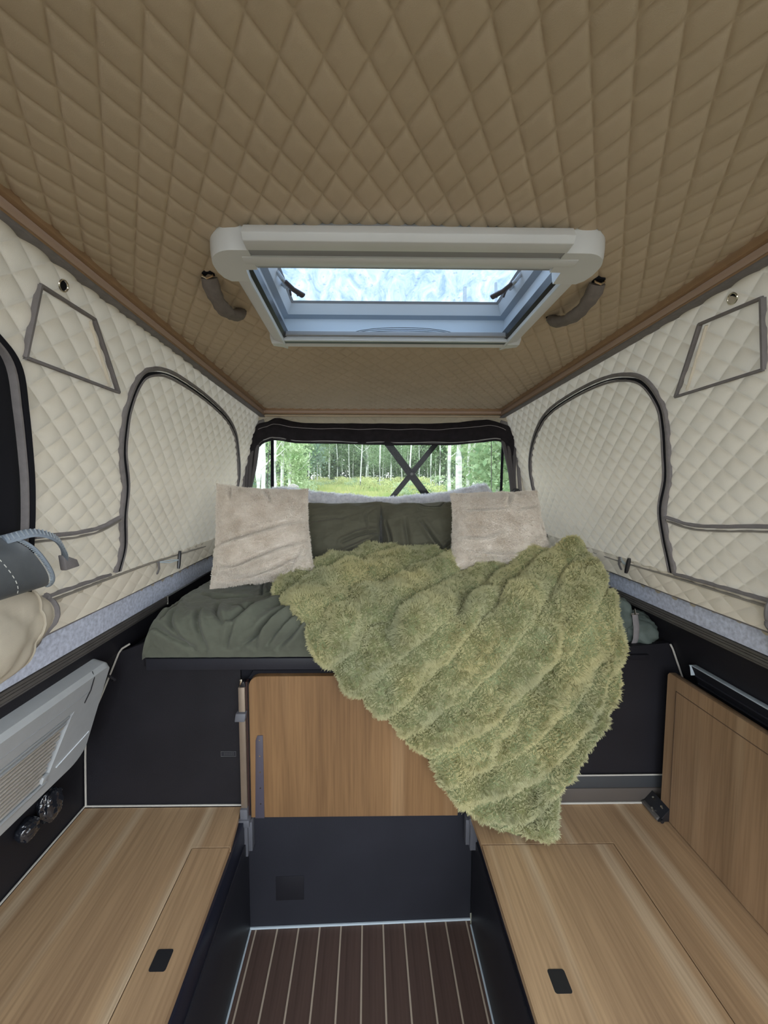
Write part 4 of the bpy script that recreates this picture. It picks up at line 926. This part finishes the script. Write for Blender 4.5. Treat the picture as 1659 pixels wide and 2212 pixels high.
# ------------------------------------------------------------------ rolled-up flaps at the openings beside the camera
def grey_roll(side, y1, label, tail=True):
    x = xl(1.375)+.035 if side < 0 else xr(1.375)-.035; r = thing('rolled_flap', label, 'flap', (x, y1-.2, 1.32))
    n = 40; k = 36; P = np.zeros((n, k, 3)); d = -side
    for i, t in enumerate(np.linspace(0, 1, n)):
        y = -.6+(y1+.6)*t
        for j, a in enumerate(np.linspace(-.55*PI, .62*PI, k)):
            rad = .058+.004*math.sin(3*a+t*5); slant = .050*(-math.sin(a))*ss(.7, 1., t)
            P[i, j] = (x+d*(rad*math.cos(a)), y+slant+.006*math.sin(a*2), 1.378+rad*math.sin(a)*1.0-.016*t)
    bk_ = P.copy(); bk_[..., 0] = (bk_[..., 0]-x)*.90+x; bk_[..., 2] = (bk_[..., 2]-1.37)*.9+1.37
    V = np.vstack([P.reshape(-1, 3), bk_.reshape(-1, 3)]); F = [grid_faces(n, k), grid_faces(n, k, n*k)[:, ::-1]]
    i = (n-1)*k+np.arange(k); F.append(np.stack([i[:-1], i[1:], i[1:]+n*k, i[:-1]+n*k], -1))
    link('roll', mesh_np('roll', V, np.vstack(F)), r, greyvinyl)
    cn = np.array([x, 0, 1.36])
    for q in (-.030, -.018):
        i0 = n-1-(2 if q > -.02 else 4)
        seg = B()
        for j in range(8, k-2, 2):
            a = P[i0, j]; b = P[i0, j+1]; na = (a-cn)*np.array([1, 0, 1]); na = na/np.linalg.norm(na)*.0012
            seg.tube([Vector(a+na), Vector(b+na)], .0009, 4, ups=(0, 1, 0))
        seg.build('stitching', thread, r)
    # zip teeth round the end
    z = B()
    for j2 in np.linspace(6, k-4, 46):
        j = int(j2); f = j2-j; e = P[n-1, j]*(1-f)+P[n-1, j+1]*f; na = (e-cn)*np.array([1, 0, 1]); na = na/np.linalg.norm(na)
        T = P[n-1, j+1]-P[n-1, j]; T /= np.linalg.norm(T)
        c = Vector(e+na*.002+np.array([0, .004, 0])); z.tube([c-Vector((0, .004, 0)), c+Vector((0, .006, 0))], .0011, 4, ups=Vector(T))
    o = z.build('zip_teeth', zipmetal, r); o['kind'] = 'stuff'
    B().tube([Vector(P[n-1, j]+np.array([0, .010, 0])) for j in range(4, k-2)], .004, 6, ups=(0, 1, 0)).build('zip_tape', mat('blue_grey_tape', (.22, .26, .31), .7), r, smooth=True)
    if not tail: return
    # loose tail of the zip
    A = [Vector((x+d*.030, y1-.05, 1.418)), Vector((x+d*.050, y1-.01, 1.425)), Vector((x+d*.058, y1+.03, 1.408)), Vector((x+d*.048, y1+.065, 1.375)), Vector((x+d*.03, y1+.09, 1.35))]
    A = [Vector(p) for p in smooth_path([tuple(p) for p in A], 26)]
    B().tube(A, .011, 6, ups=(d, 0, 1), sq=.4).build('zip_tail', mat('blue_grey_tape', (.22, .26, .31), .7), r, smooth=True)
    z = B()
    for a, b in zip(A[:-3], A[1:-2]):
        t = (b-a).normalized(); sd = t.cross(Vector((d, 0, 1))).normalized(); c = (a+b)/2+Vector((d*.003, 0, .003)); z.tube([c-sd*.007, c+sd*.007], .0016, 4, ups=t)
    o = z.build('zip_teeth', zipmetal, r); o['kind'] = 'stuff'
    B().hexa([(x+d*.03, y1+.075, 1.330), (x+d*.045, y1+.075, 1.330), (x+d*.034, y1+.130, 1.328), (x+d*.02, y1+.128, 1.328), (x+d*.03, y1+.07, 1.366), (x+d*.045, y1+.07, 1.366), (x+d*.034, y1+.122, 1.346), (x+d*.02, y1+.12, 1.346)]).build('zip_end_flap', piping, r, bevel=.003)
grey_roll(-1, .775, 'rolled grey vinyl flap with a pale double zip at the left edge')
grey_roll(1, .735, 'rolled grey vinyl flap just showing at the right edge', False)
def quilt_roll(side, y1, label):
    d = -side; x = (-.80 if side < 0 else .96)+d*.0; r = thing('quilted_flap_roll', label, 'flap', (x, y1-.2, 1.12))
    n, k = 90, 60; P = np.zeros((n, k, 3)); t = np.linspace(0, 1, n)[:, None]; a = np.linspace(-.62*PI, .60*PI, k)[None]
    y = -.5+(y1+.5)*t; endr = np.sqrt(np.clip(1-np.clip((t-.93)/.07, 0, 1)**2*.55, 0, 1))
    q = .012*(1-np.exp(-np.abs(np.sin(PI*(y/.12+a*.55)))/.35))*(1-np.exp(-np.abs(np.sin(PI*(y/.12-a*.55)))/.35))
    rad = (.072+.004*np.sin(a*4+y*20))*endr+q+.004*ridged(st3(y*12, a*3, 1.))
    P[..., 0] = x+d*(rad*np.cos(a)*1.0-.0); P[..., 1] = y-.03*np.sin(a)*0+0*a; P[..., 2] = 1.215+rad*np.sin(a)*1.18-.012*t
    low = np.clip(-np.sin(a), 0, 1)*(1-ss(.80, 1., t)); P[..., 2] -= .055*low
    P[..., 1] += -.05*np.clip(-np.sin(a), 0, 1)*ss(.8, 1, t)
    Bk = P.copy(); Bk[..., 0] = x+(Bk[..., 0]-x)*.92
    V = np.vstack([P.reshape(-1, 3), Bk.reshape(-1, 3)]); F = [grid_faces(n, k), grid_faces(n, k, n*k)[:, ::-1]]
    i = (n-1)*k+np.arange(k); F.append(np.stack([i[:-1], i[1:], i[1:]+n*k, i[:-1]+n*k], -1))
    link('roll', mesh_np('roll', V, np.vstack(F)), r, beige)
    B().tube([Vector(P[n-1, j])+Vector((0, .004, 0)) for j in range(6, k)], .0075, 8, ups=(0, 1, 0)).build('grey_binding', piping, r, smooth=True)
    B().tube([Vector(P[n-4, j])+Vector((d*.002, 0, 0)) for j in range(4, k)], .003, 6, ups=(0, 1, 0)).build('seam_cord', beige, r, smooth=True)
quilt_roll(-1, .915, 'rolled beige quilted flap with a grey rim resting on the left felt ledge')
quilt_roll(1, .85, 'rolled beige quilted flap at the right edge')

# ------------------------------------------------------------------ louvred unit on the left side wall
def vent():
    r = thing('louvred_unit', 'silver plastic louvred unit hanging under the left ledge', 'vent', (-.86, .7, .70))
    y0, y1 = .15, 1.148
    # cross-section frame: point a along the face (0 top .. 1 bottom), depth b outwards
    top = Vector((-.803, 0, 1.000)); bot = Vector((-.903, 0, .700)); ax = bot-top; L = ax.length; nrm = Vector((-ax.z, 0, ax.x)).normalized()
    if nrm.x < 0: nrm = -nrm
    def Q(a, y, b): return top+ax*a+Vector((0, y, 0))+nrm*b
    def slab(name, a0, a1, ya, yb_, b0, b1, m, bev=.004, par=None, seg=3):
        return B().hexa([Q(a1, ya, b0), Q(a1, ya, b1), Q(a1, yb_, b1), Q(a1, yb_, b0), Q(a0, ya, b0), Q(a0, ya, b1), Q(a0, yb_, b1), Q(a0, yb_, b0)]).build(name, m, par or r, bevel=bev, seg=seg)
    # housing outline with rounded corners, made as an extruded ring
    def outline(ya, yb_, a0, a1, rr, k=7):
        H_ = L*(a1-a0); P = []
        for (yy, aa, s0) in ((yb_-rr, a0*L+rr, 0), (yb_-rr*2.2, a1*L-rr*2.2, 1)):
            R_ = rr if s0 == 0 else rr*2.2
            for i in range(k+1):
                th = PI/2*i/k+(0 if s0 else -PI/2)
                P.append((yy+R_*math.cos(th), aa+R_*math.sin(th)))
        P += [(ya, a1*L), (ya, a0*L)]
        return P
    O = outline(y0, y1, 0, 1, .028); I = [(y0+.02, .30*L), (y1-.115, .30*L), (y1-.122, .335*L), (y1-.150, .84*L), (y1-.165, .865*L), (y0+.02, .865*L)]
    b = B(); out0 = [b.bm.verts.new(Q(a/L, y, -.012)) for y, a in O]; out1 = [b.bm.verts.new(Q(a/L, y, .028)) for y, a in O]
    cy = sum(p[0] for p in O)/len(O); 
    out2 = [b.bm.verts.new(Q(a/L+(.035 if a/L < .5 else -.02), min(y, y1-.008), .040)) for y, a in O]
    n = len(O)
    for A_, C_ in ((out0, out1), (out1, out2)):
        for i in range(n): b.bm.faces.new((A_[i], A_[(i+1) % n], C_[(i+1) % n], C_[i]))
    b.bm.faces.new(out0[::-1])
    # face with an opening: triangle-fill between outline and opening
    inn = [b.bm.verts.new(Q(a/L, y, .036)) for y, a in I]; inb = [b.bm.verts.new(Q(a/L, y, .008)) for y, a in I]
    es = [b.bm.edges.get((out2[i], out2[(i+1) % n])) for i in range(n)]
    m_ = len(I); es += [b.bm.edges.new((inn[i], inn[(i+1) % m_])) for i in range(m_)]
    bmesh.ops.triangle_fill(b.bm, edges=es, use_beauty=True)
    for i in range(m_): b.bm.faces.new((inn[i], inn[(i+1) % m_], inb[(i+1) % m_], inb[i]))
    b.bm.faces.new(inb)
    b.build('housing', silverpl, r, smooth=True)
    slab('cavity', .30, .865, y0+.02, y1-.11, -.004, .0085, blackpl, 0)
    B().tube([Q(.0, y1-.075, .030), Q(.05, y1-.075, .0405), Q(.17, y1-.075, .041), Q(.285, y1-.082, .038)], .0014, 5, ups=(0, 1, 0)).build('joint_line', blackpl, r)
    B().tube([Q(.185, y0, .0375), Q(.185, y1-.08, .0385)], .0012, 5).build('joint_line', greypl, r)
    B().tube([Q(.80, y1-.128, .038), Q(.70, y1-.018, .040)], .0018, 5).build('pale_ridge', innerpl, r)
    # slats, each one its own piece
    aa = np.linspace(.335, .85, 13)
    for i, a in enumerate(aa):
        ye = y1-.126-(a-.30)*.060; w = .010 if i > 1 else .015
        slab('slat', a-w, a+w*.55, y0+.03, ye-.004*(i % 2), .024, .032 if i > 1 else .036, silverpl if i < 2 else slatpl, .0015, seg=2)
    slab('lower_lip', .865, .885, y0+.02, y1-.15, .030, .040, silverpl, .001)
    slab('corner_tab', .80, .86, y1-.168, y1-.148, .028, .038, silverpl, .002)
vent()
# dark clutter behind and below the louvred unit
ck = thing('hanging_bracket', 'dark bracket with small hook on the wall beside the louvred unit', 'bracket', (-.84, 1.19, .88))
B().hexa([(-.866, 1.175, .86), (-.845, 1.175, .86), (-.845, 1.20, .86), (-.866, 1.20, .86), (-.836, 1.175, .935), (-.82, 1.175, .935), (-.82, 1.20, .935), (-.836, 1.20, .935)]).build('plate', dark2, ck, bevel=.002)
B().tube([(-.835, 1.18, .93), (-.80, 1.175, .925), (-.79, 1.19, .905), (-.805, 1.20, .895)], .004, 8, ups=(0, 1, 0)).build('hook', blackpl, ck, smooth=True)
glass = mat('smoked_gloss', (.02, .028, .04), .06, coat=.6, spec=.9)
def jar(x, y, z, R_, H_, label):
    prof = [(0, 0), (R_*.8, 0), (R_, H_*.12), (R_, H_*.55), (R_*.75, H_*.72), (R_*.42, H_*.80), (R_*.42, H_*.93), (R_*.55, H_*.94), (R_*.55, H_), (0, H_)]
    pth = [(x, y, z+b) for a, b in prof]
    n = 24; V = np.array([[(x+a*math.cos(t), y+a*math.sin(t), z+b) for t in np.linspace(0, 2*PI, n, endpoint=False)] for a, b in prof])
    r = thing('bottle', label, 'bottle', (x, y, z), group='dark glossy bottles below the louvred unit')
    link('body', mesh_np('body', V[:6].reshape(-1, 3), grid_faces(6, n, wrap=True)), r, glass); link('cap', mesh_np('cap', V[5:].reshape(-1, 3), grid_faces(5, n, wrap=True)), r, mat('blue_black_gloss', (.03, .05, .09), .1, coat=1.))
for o, a in (((-.905, 1.03, .448), .045), ):
    pass
net = thing('crumpled_wrap', 'crumpled shiny black plastic wrap catching the light below the louvred unit', 'wrap', (-.90, .95, .45))
glass2 = mat('black_film', (.012, .014, .02), .07, coat=.7, spec=1.)
blob('bundle', (-.925, 1.085, .585), (.024, .036, .045), glass2, net, .9, .006, 11, n=70)
blob('bundle', (-.925, 1.01, .580), (.022, .028, .026), glass2, net, .9, .005, 15, n=60)

# ------------------------------------------------------------------ rear panoramic window
def rear_window():
    r = thing('window_2', 'wide clear vinyl window with a rolled dark net along its top', 'window', (.08, 2.17, 1.36), kind='structure')
    y = 2.176
    # outer contour as measured along the top, wavy because the cloth is rolled
    xs = np.linspace(-.645, .800, 120)
    topz = np.interp(xs, [-.645, -.60, -.55, -.515, -.48, -.42, -.36, .0, .40, .50, .58, .66, .70, .78, .80], [1.79, 1.835, 1.845, 1.866, 1.866, 1.848, 1.840, 1.838, 1.838, 1.846, 1.858, 1.862, 1.852, 1.825, 1.79])
    botz = np.interp(xs, [-.645, -.58, -.53, -.48, -.40, .0, .45, .60, .70, .735, .78, .80], [1.66, 1.728, 1.745, 1.742, 1.730, 1.722, 1.722, 1.732, 1.745, 1.742, 1.70, 1.66])
    k = 22; A = np.linspace(-PI/2, PI/2, k)
    P = np.zeros((120, k, 3))
    for j, a in enumerate(A):
        zz = (topz+botz)/2+(topz-botz)/2*np.sin(a); bul = .030*np.cos(a)**.7+.004*vnoise(st3(xs*9, a*2, 1.))+.003*vnoise(st3(xs*30, a*3, 5.))
        P[:, j] = np.stack([xs, y-bul, zz+.003*vnoise(st3(xs*12, a, 3.))], -1)
    link('net_roll', mesh_np('net_roll', P.reshape(-1, 3), grid_faces(120, k)), r, blackmesh)
    for f, w_ in ((.30, .0016), (.92, .0012)):
        pth = [(x, y-.030*math.cos(math.asin(max(-1, min(1, 1-2*f)))) -.004, t-(t-b_)*f+.002*math.sin(x*30)) for x, t, b_ in zip(xs[4:-4], topz[4:-4], botz[4:-4])]
        B().tube(pth, w_, 5).build('stitch_line', mat('taupe_thread', (.30, .27, .27), .8) if f < .5 else piping, r)
    pth = [(x, y-.022, b_+.012+.002*math.sin(x*22)) for x, b_ in zip(xs[6:-6], botz[6:-6])]
    B().tube(pth, .0022, 5).build('welt', mat('pale_welt', (.40, .38, .37), .6), r)
    # gathered net at both sides: several slanting folds
    for s, x0 in ((-1, -.655), (1, .805)):
        for q in range(5):
            xt = x0-s*.022*q*(1 if s < 0 else 1); pts = []
            for t in np.linspace(0, 1, 14):
                zz = 1.80-.50*t; xx = x0-s*(.006+.016*q*(1-t)**1.2)+s*(.030*t)+.004*math.sin(t*9+q)
                pts.append((xx, y-.008-.006*((q+1) % 2), zz-.0*q))
            B().tube(pts, lambda t: .012-.004*t, 8, sq=.7, ups=(0, -1, 0)).build('net_fold', blackmesh if q % 2 else mat('grey_net', (.095, .085, .088), .9), r, smooth=True)
    # border tape round the opening
    cont = [(-.700, 1.30), (-.695, 1.42), (-.682, 1.55), (-.668, 1.68), (-.652, 1.77), (-.620, 1.83), (-.57, 1.850)]
    B().tube([(x, y-.004, z) for x, z in smooth_path(cont, 30)], .010, 8, ups=(0, -1, 0), sq=.6).build('border_tape', piping, r, smooth=True)
    B().tube([(.16-x, y-.004, z) for x, z in smooth_path([(a-(.0), b_) for a, b_ in cont], 30)], .010, 8, ups=(0, -1, 0), sq=.6).build('border_tape', piping, r, smooth=True)
    # clear pane and vertical straps
    n = 20; u, v = np.meshgrid(np.linspace(-.73, .89, n), np.linspace(1.15, 1.85, n), indexing='ij')
    link('clear_pane', mesh_np('clear_pane', np.stack([u, 2.205+.006*vnoise(st3(u*3, v*3, 1)), v], -1).reshape(-1, 3), grid_faces(n, n)), r, pane_clear)
    B().hexa([(-.548, 2.195, 1.30), (-.530, 2.195, 1.30), (-.530, 2.200, 1.30), (-.548, 2.200, 1.30), (-.542, 2.195, 1.76), (-.525, 2.195, 1.76), (-.525, 2.2, 1.76), (-.542, 2.2, 1.76)]).build('strap', blackfab, r)
    B().hexa([(.742, 2.195, 1.30), (.757, 2.195, 1.30), (.757, 2.200, 1.30), (.742, 2.200, 1.30), (.749, 2.195, 1.76), (.762, 2.195, 1.76), (.762, 2.2, 1.76), (.749, 2.2, 1.76)]).build('strap', blackfab, r)
    B().tube([(.700, 2.198, 1.35), (.690, 2.198, 1.76)], .0022, 5).build('edge_cord', piping, r)
    B().tube([(-.575, 2.198, 1.35), (-.560, 2.198, 1.60), (-.545, 2.198, 1.76)], .0022, 5).build('edge_cord', piping, r)
    # valance strip above
    B().box(-.60, .76, 2.160, 2.172, 1.872, 1.882).build('seam_band', beige_c, r, bevel=.003)
    # black buckle at lower right
    bkl = B().prism([(.822+a, 2.150, 1.445+b_) for a, b_ in rrect(.038, .075, .016)], (0, .014, 0)).build('buckle', blackpl, r, bevel=.002)
    B().prism([(.824+a, 2.146, 1.44+b_) for a, b_ in rrect(.014, .022, .005)], (0, .005, 0)).build('buckle_badge', innerpl, bkl)
rear_window()
sx = thing('scissor_strut', 'black crossed scissor strut outside the rear window', 'strut', (.24, 2.30, 1.30))
def flat(a, b_, w_, y0, nm):
    a = np.array(a); b_ = np.array(b_); t = (b_-a)/np.linalg.norm(b_-a); n = np.array([-t[1], t[0]])*w_/2
    Q = [a+n, b_+n, b_-n, a-n]; return B().prism([(q[0], y0, q[1]) for q in Q], (0, .006, 0)).build(nm, mat('black_steel', (.006, .006, .008), .8, spec=.1), sx, bevel=.001)
flat((.020, 1.866), (.425, 1.33), .042, 2.290, 'bar'); flat((.50, 1.866), (.065, 1.33), .030, 2.298, 'bar')
B().tube([(.256, 2.286, 1.563), (.256, 2.306, 1.563)], .008, 14, ups=(0, 0, 1)).build('pivot', darkrail, sx, smooth=True)
B().box(-.76, .92, 2.225, 2.33, 1.27, 1.335).build('cross_member', mat('black_steel', (.006, .006, .008), .8, spec=.1), sx)
B().box(-.62, .78, 2.185, 2.33, 1.855, 1.885).build('upper_member', mat('black_steel', (.006, .006, .008), .8, spec=.1), sx)

# ------------------------------------------------------------------ the forest outside
def gz(y): return -.75+1.30*ss(6, 30, y)
def ground():
    n, k = 60, 50; u, v = np.meshgrid(np.linspace(-60, 60, n), np.concatenate([np.linspace(-30, 3, 12), np.linspace(4, 120, 38)]), indexing='ij')
    z = gz(v)+.12*vnoise(st3(u*.3, v*.3, 1.))
    o = link('ground', mesh_np('ground', np.stack([u, v, z], -1).reshape(-1, 3), grid_faces(n, k)), None, groundm); struct(o, 'grassy forest ground beyond the rear window', 'ground')
ground()
def clearing():
    n, k = 50, 40; u, v = np.meshgrid(np.linspace(-30, 35, n), np.linspace(9, 110, k), indexing='ij'); z = gz(v)+.12*vnoise(st3(u*.3, v*.3, 1.))+.03
    P = np.stack([u, v, z], -1); lo = P.copy(); lo[..., 2] -= .05
    o = link('clearing_turf', mesh_np('clearing_turf', P.reshape(-1, 3), grid_faces(n, k)), None, grassland); tag(o, 'yellow-green turf of the forest clearing', 'turf', kind='structure')
clearing()
def leaf_mesh(name, n, rx, rz, z0, size, m, seed, clumps=26):
    rg = np.random.default_rng(seed); cc = rg.normal(0, 1, (clumps, 3)); cc /= np.linalg.norm(cc, axis=1)[:, None]; cc *= (rg.random((clumps, 1))**.4)
    c = cc[rg.integers(0, clumps, n)]+rg.normal(0, .17, (n, 3)); P = c*np.array([rx, rx, rz/2])+np.array([0, 0, z0+rz/2])
    a = rg.normal(0, 1, (n, 3)); a /= np.linalg.norm(a, axis=1)[:, None]; b = rg.normal(0, 1, (n, 3)); b -= (a*b).sum(1)[:, None]*a; b /= np.linalg.norm(b, axis=1)[:, None]
    s = (size*(.6+.8*rg.random(n)))[:, None]
    V = np.stack([P-a*s, P-b*s*.55, P+a*s, P+b*s*.55], 1).reshape(-1, 3)
    me = mesh_np(name, V, np.arange(n*4).reshape(-1, 4), False); me.materials.append(m); return me
LM = [leaf_mesh('foliage_%d' % i, 2600, rx, rz, z0, sz, m, 10+i, cl) for i, (rx, rz, z0, sz, m, cl) in enumerate([
    (1.9, 8., .3, .14, leafA, 44), (1.6, 8., 1.0, .11, leafB, 34), (2.1, 8., .2, .15, leafC, 44), (1.3, 4.5, .2, .09, leafB, 16), (1.6, 6., 1.6, .09, leafA, 24)])]
def trunk_mesh(rad, h, lean, seed, branches=3):
    rg = np.random.default_rng(seed); b = B(); P = [(lean*z/h*z*.12+.05*math.sin(z*.8+seed), .03*math.sin(z+seed), z) for z in np.linspace(-.2, h, 9)]
    b.tube(P, lambda t: rad*(1.12-.55*t), 9)
    for _ in range(branches):
        z = rg.uniform(.25, .8)*h*.6; a = rg.uniform(0, 2*PI); l = rg.uniform(.5, 1.3); p0 = Vector((lean*z/h*z*.12, 0, z))
        b.tube([p0, p0+Vector((math.cos(a)*l*.5, math.sin(a)*l*.5, l*.35)), p0+Vector((math.cos(a)*l, math.sin(a)*l, l*.9))], lambda t: rad*.28*(1-.7*t), 5)
    me = b.mesh('trunk', smooth=True); me.materials.append(bark); return me
def tree(x, y, tm, lm, label, group, sc=1., rot=0.):
    r = thing('birch_tree', label, 'tree', (x, y, gz(y)), group)
    t = bpy.data.objects.new('trunk', tm); COL.objects.link(t); t.parent = r; t.scale = (sc, sc, sc)
    if lm is not None:
        f = bpy.data.objects.new('foliage', lm); COL.objects.link(f); f.parent = r; f['kind'] = 'stuff'; f.scale = (sc, sc, sc); f.rotation_euler = (0, 0, rot)
    return r
def at(px, Y): return (px-795.2)/842.8*Y*1.0
thin = [trunk_mesh(.055, 9, .3*((i % 3)-1), 40+i, 2) for i in range(5)]
mid = [trunk_mesh(.10, 10, .25*((i % 3)-1), 60+i, 3) for i in range(4)]
rg = np.random.default_rng(5)
# named near trees
big = trunk_mesh(.165, 11, .15, 90, 3)
tree(at(991, 20), 20, big, None, 'thick pale birch trunk right of the scissor strut, the widest in the window', None)
tree(at(972, 22), 22, mid[0], None, 'slim pale birch trunk touching the left side of the thickest birch', None)
tree(at(1012, 23), 23, mid[1], LM[3], 'left one of the two birch stems right of the thickest birch', None)
tree(at(1024, 22.5), 22.5, mid[2], None, 'right one of the two birch stems right of the thickest birch', None)
tree(at(1074, 17), 17, mid[3], LM[0], 'birch just left of the right black window strap', None)
tree(at(560, 15), 15, trunk_mesh(.12, 9, .9, 91, 1), None, 'leaning pale birch at the far left of the window', None)
tree(at(569, 19), 19, mid[2], None, 'second pale birch from the left beside the leaning one', None)
tree(at(597, 21), 21, mid[0], None, 'pale birch just right of the left black window strap', None)
tree(at(612, 24), 24, mid[1], LM[1], 'mottled birch left of the little roofed post', None)
tree(at(601, 30), 30, mid[3], LM[1], 'birch seen between the two left birches', None)
tree(at(627, 22), 22, trunk_mesh(.09, 9, .35, 93, 4), LM[3], 'spotted birch right behind the little roofed post', None)
# the rows behind
xs_ = np.linspace(640, 965, 30)
for i, px in enumerate(xs_):
    Y = 34+rg.uniform(-4, 16); px = px+rg.uniform(-6, 6)
    tree(at(px, Y), Y, thin[i % 5], LM[4] if i % 2 else None, 'slender pale birch stem in the row behind the clearing', 'slender birches behind the clearing', rg.uniform(.85, 1.25), rg.uniform(0, 6))
for i, px in enumerate(np.concatenate([np.linspace(560, 650, 5), np.linspace(1030, 1110, 5)])):
    Y = 30+rg.uniform(-5, 10)
    tree(at(px+rg.uniform(-4, 4), Y), Y, thin[(i+2) % 5], LM[(0, 2, 1)[i % 3]], 'leafy young birch at the side of the clearing', 'leafy birches at the sides of the clearing', rg.uniform(.9, 1.2), rg.uniform(0, 6))
for i, px in enumerate(np.linspace(480, 1190, 60)):
    Y = 52+rg.uniform(-4, 14)
    tree(at(px+rg.uniform(-5, 5), Y), Y, thin[i % 5], LM[(0, 2, 0, 0, 2, 1)[i % 6]], 'dense green tree in the forest backdrop', 'forest backdrop trees', rg.uniform(1.0, 1.45), rg.uniform(0, 6))
sm_ = leaf_mesh('bush_leaves', 900, .9, 1.1, 0, .055, leafB, 31, 14); sm2 = leaf_mesh('bush_leaves', 900, 1.0, .8, 0, .05, leafA, 32, 14); sm3 = leaf_mesh('bush_leaves', 900, 1.1, .9, 0, .06, leafY, 33, 16)
for i, (px, Y, sc) in enumerate([(880, 24, 1.0), (915, 25, 1.2), (940, 22, 1.1), (965, 24, 1.3), (1010, 21, 1.2), (1045, 20, 1.3), (1090, 18, 1.5), (1108, 20, 1.6), (850, 28, .9), (660, 26, 1.), (575, 20, 1.1), (640, 30, 1.3), (760, 36, 1.), (820, 34, .9), (720, 38, .9), (1060, 26, 1.5), (1030, 24, 1.4)]+[(655+(i*37) % 270, 30+(i*7) % 19, .8+.25*(i % 3)) for i in range(34)]):
    b = bpy.data.objects.new('bush', (sm_, sm2, sm3)[i % 3] if i < 17 else (sm3, sm3, sm_)[i % 3]); COL.objects.link(b); b.location = (at(px, Y), Y, gz(Y)); b.scale = (sc,)*3; b.rotation_euler = (0, 0, i)
    tag(b, 'low leafy bush at the edge of the clearing', 'bush', 'bushes at the edge of the clearing')
def grass():
    rg = np.random.default_rng(3); n = 16000; Y = rg.uniform(22, 55, n); X = (rg.uniform(650, 920, n)-795)/842*Y; z0 = gz(Y); h = rg.uniform(.15, .6, n)*(1-.5*(Y < 28)); w_ = .045
    lx = rg.normal(0, .12, n); V = np.stack([np.stack([X-w_, Y, z0], -1), np.stack([X+w_, Y, z0], -1), np.stack([X+w_*.4+lx, Y, z0+h], -1), np.stack([X-w_*.4+lx, Y, z0+h], -1)], 1).reshape(-1, 3)
    o = link('tall_grass', mesh_np('tall_grass', V, np.arange(n*4).reshape(-1, 4), False), None, grassm); tag(o, 'tall yellow-green grass of the clearing behind the window', 'grass', kind='stuff')
grass()
po = thing('roofed_post', 'little grey roofed post standing among the birches left in the window', 'post', (at(634, 19), 19, gz(19)))
x, y, z = at(634, 19), 19, gz(19); zt = 1.53-(1048-1036)/842.8*19
pm = mat('weathered_wood', (.36, .33, .30), .9, .3, 6)
B().box(x-.16, x-.12, y-.1, y+.1, z, zt-.10).build('post', pm, po, bevel=.005); B().box(x+.12, x+.16, y-.1, y+.1, z, zt-.10).build('post', pm, po, bevel=.005)
B().box(x-.12, x+.12, y, y+.04, z+.5, zt-.12).build('board', pm, po)
B().prism([(x-.26, y-.2, zt-.12), (x+.26, y-.2, zt-.12), (x+.22, y-.2, zt-.04), (x, y-.2, zt+.06), (x-.22, y-.2, zt-.04)], (0, .4, 0)).build('roof', pm, po, bevel=.005)
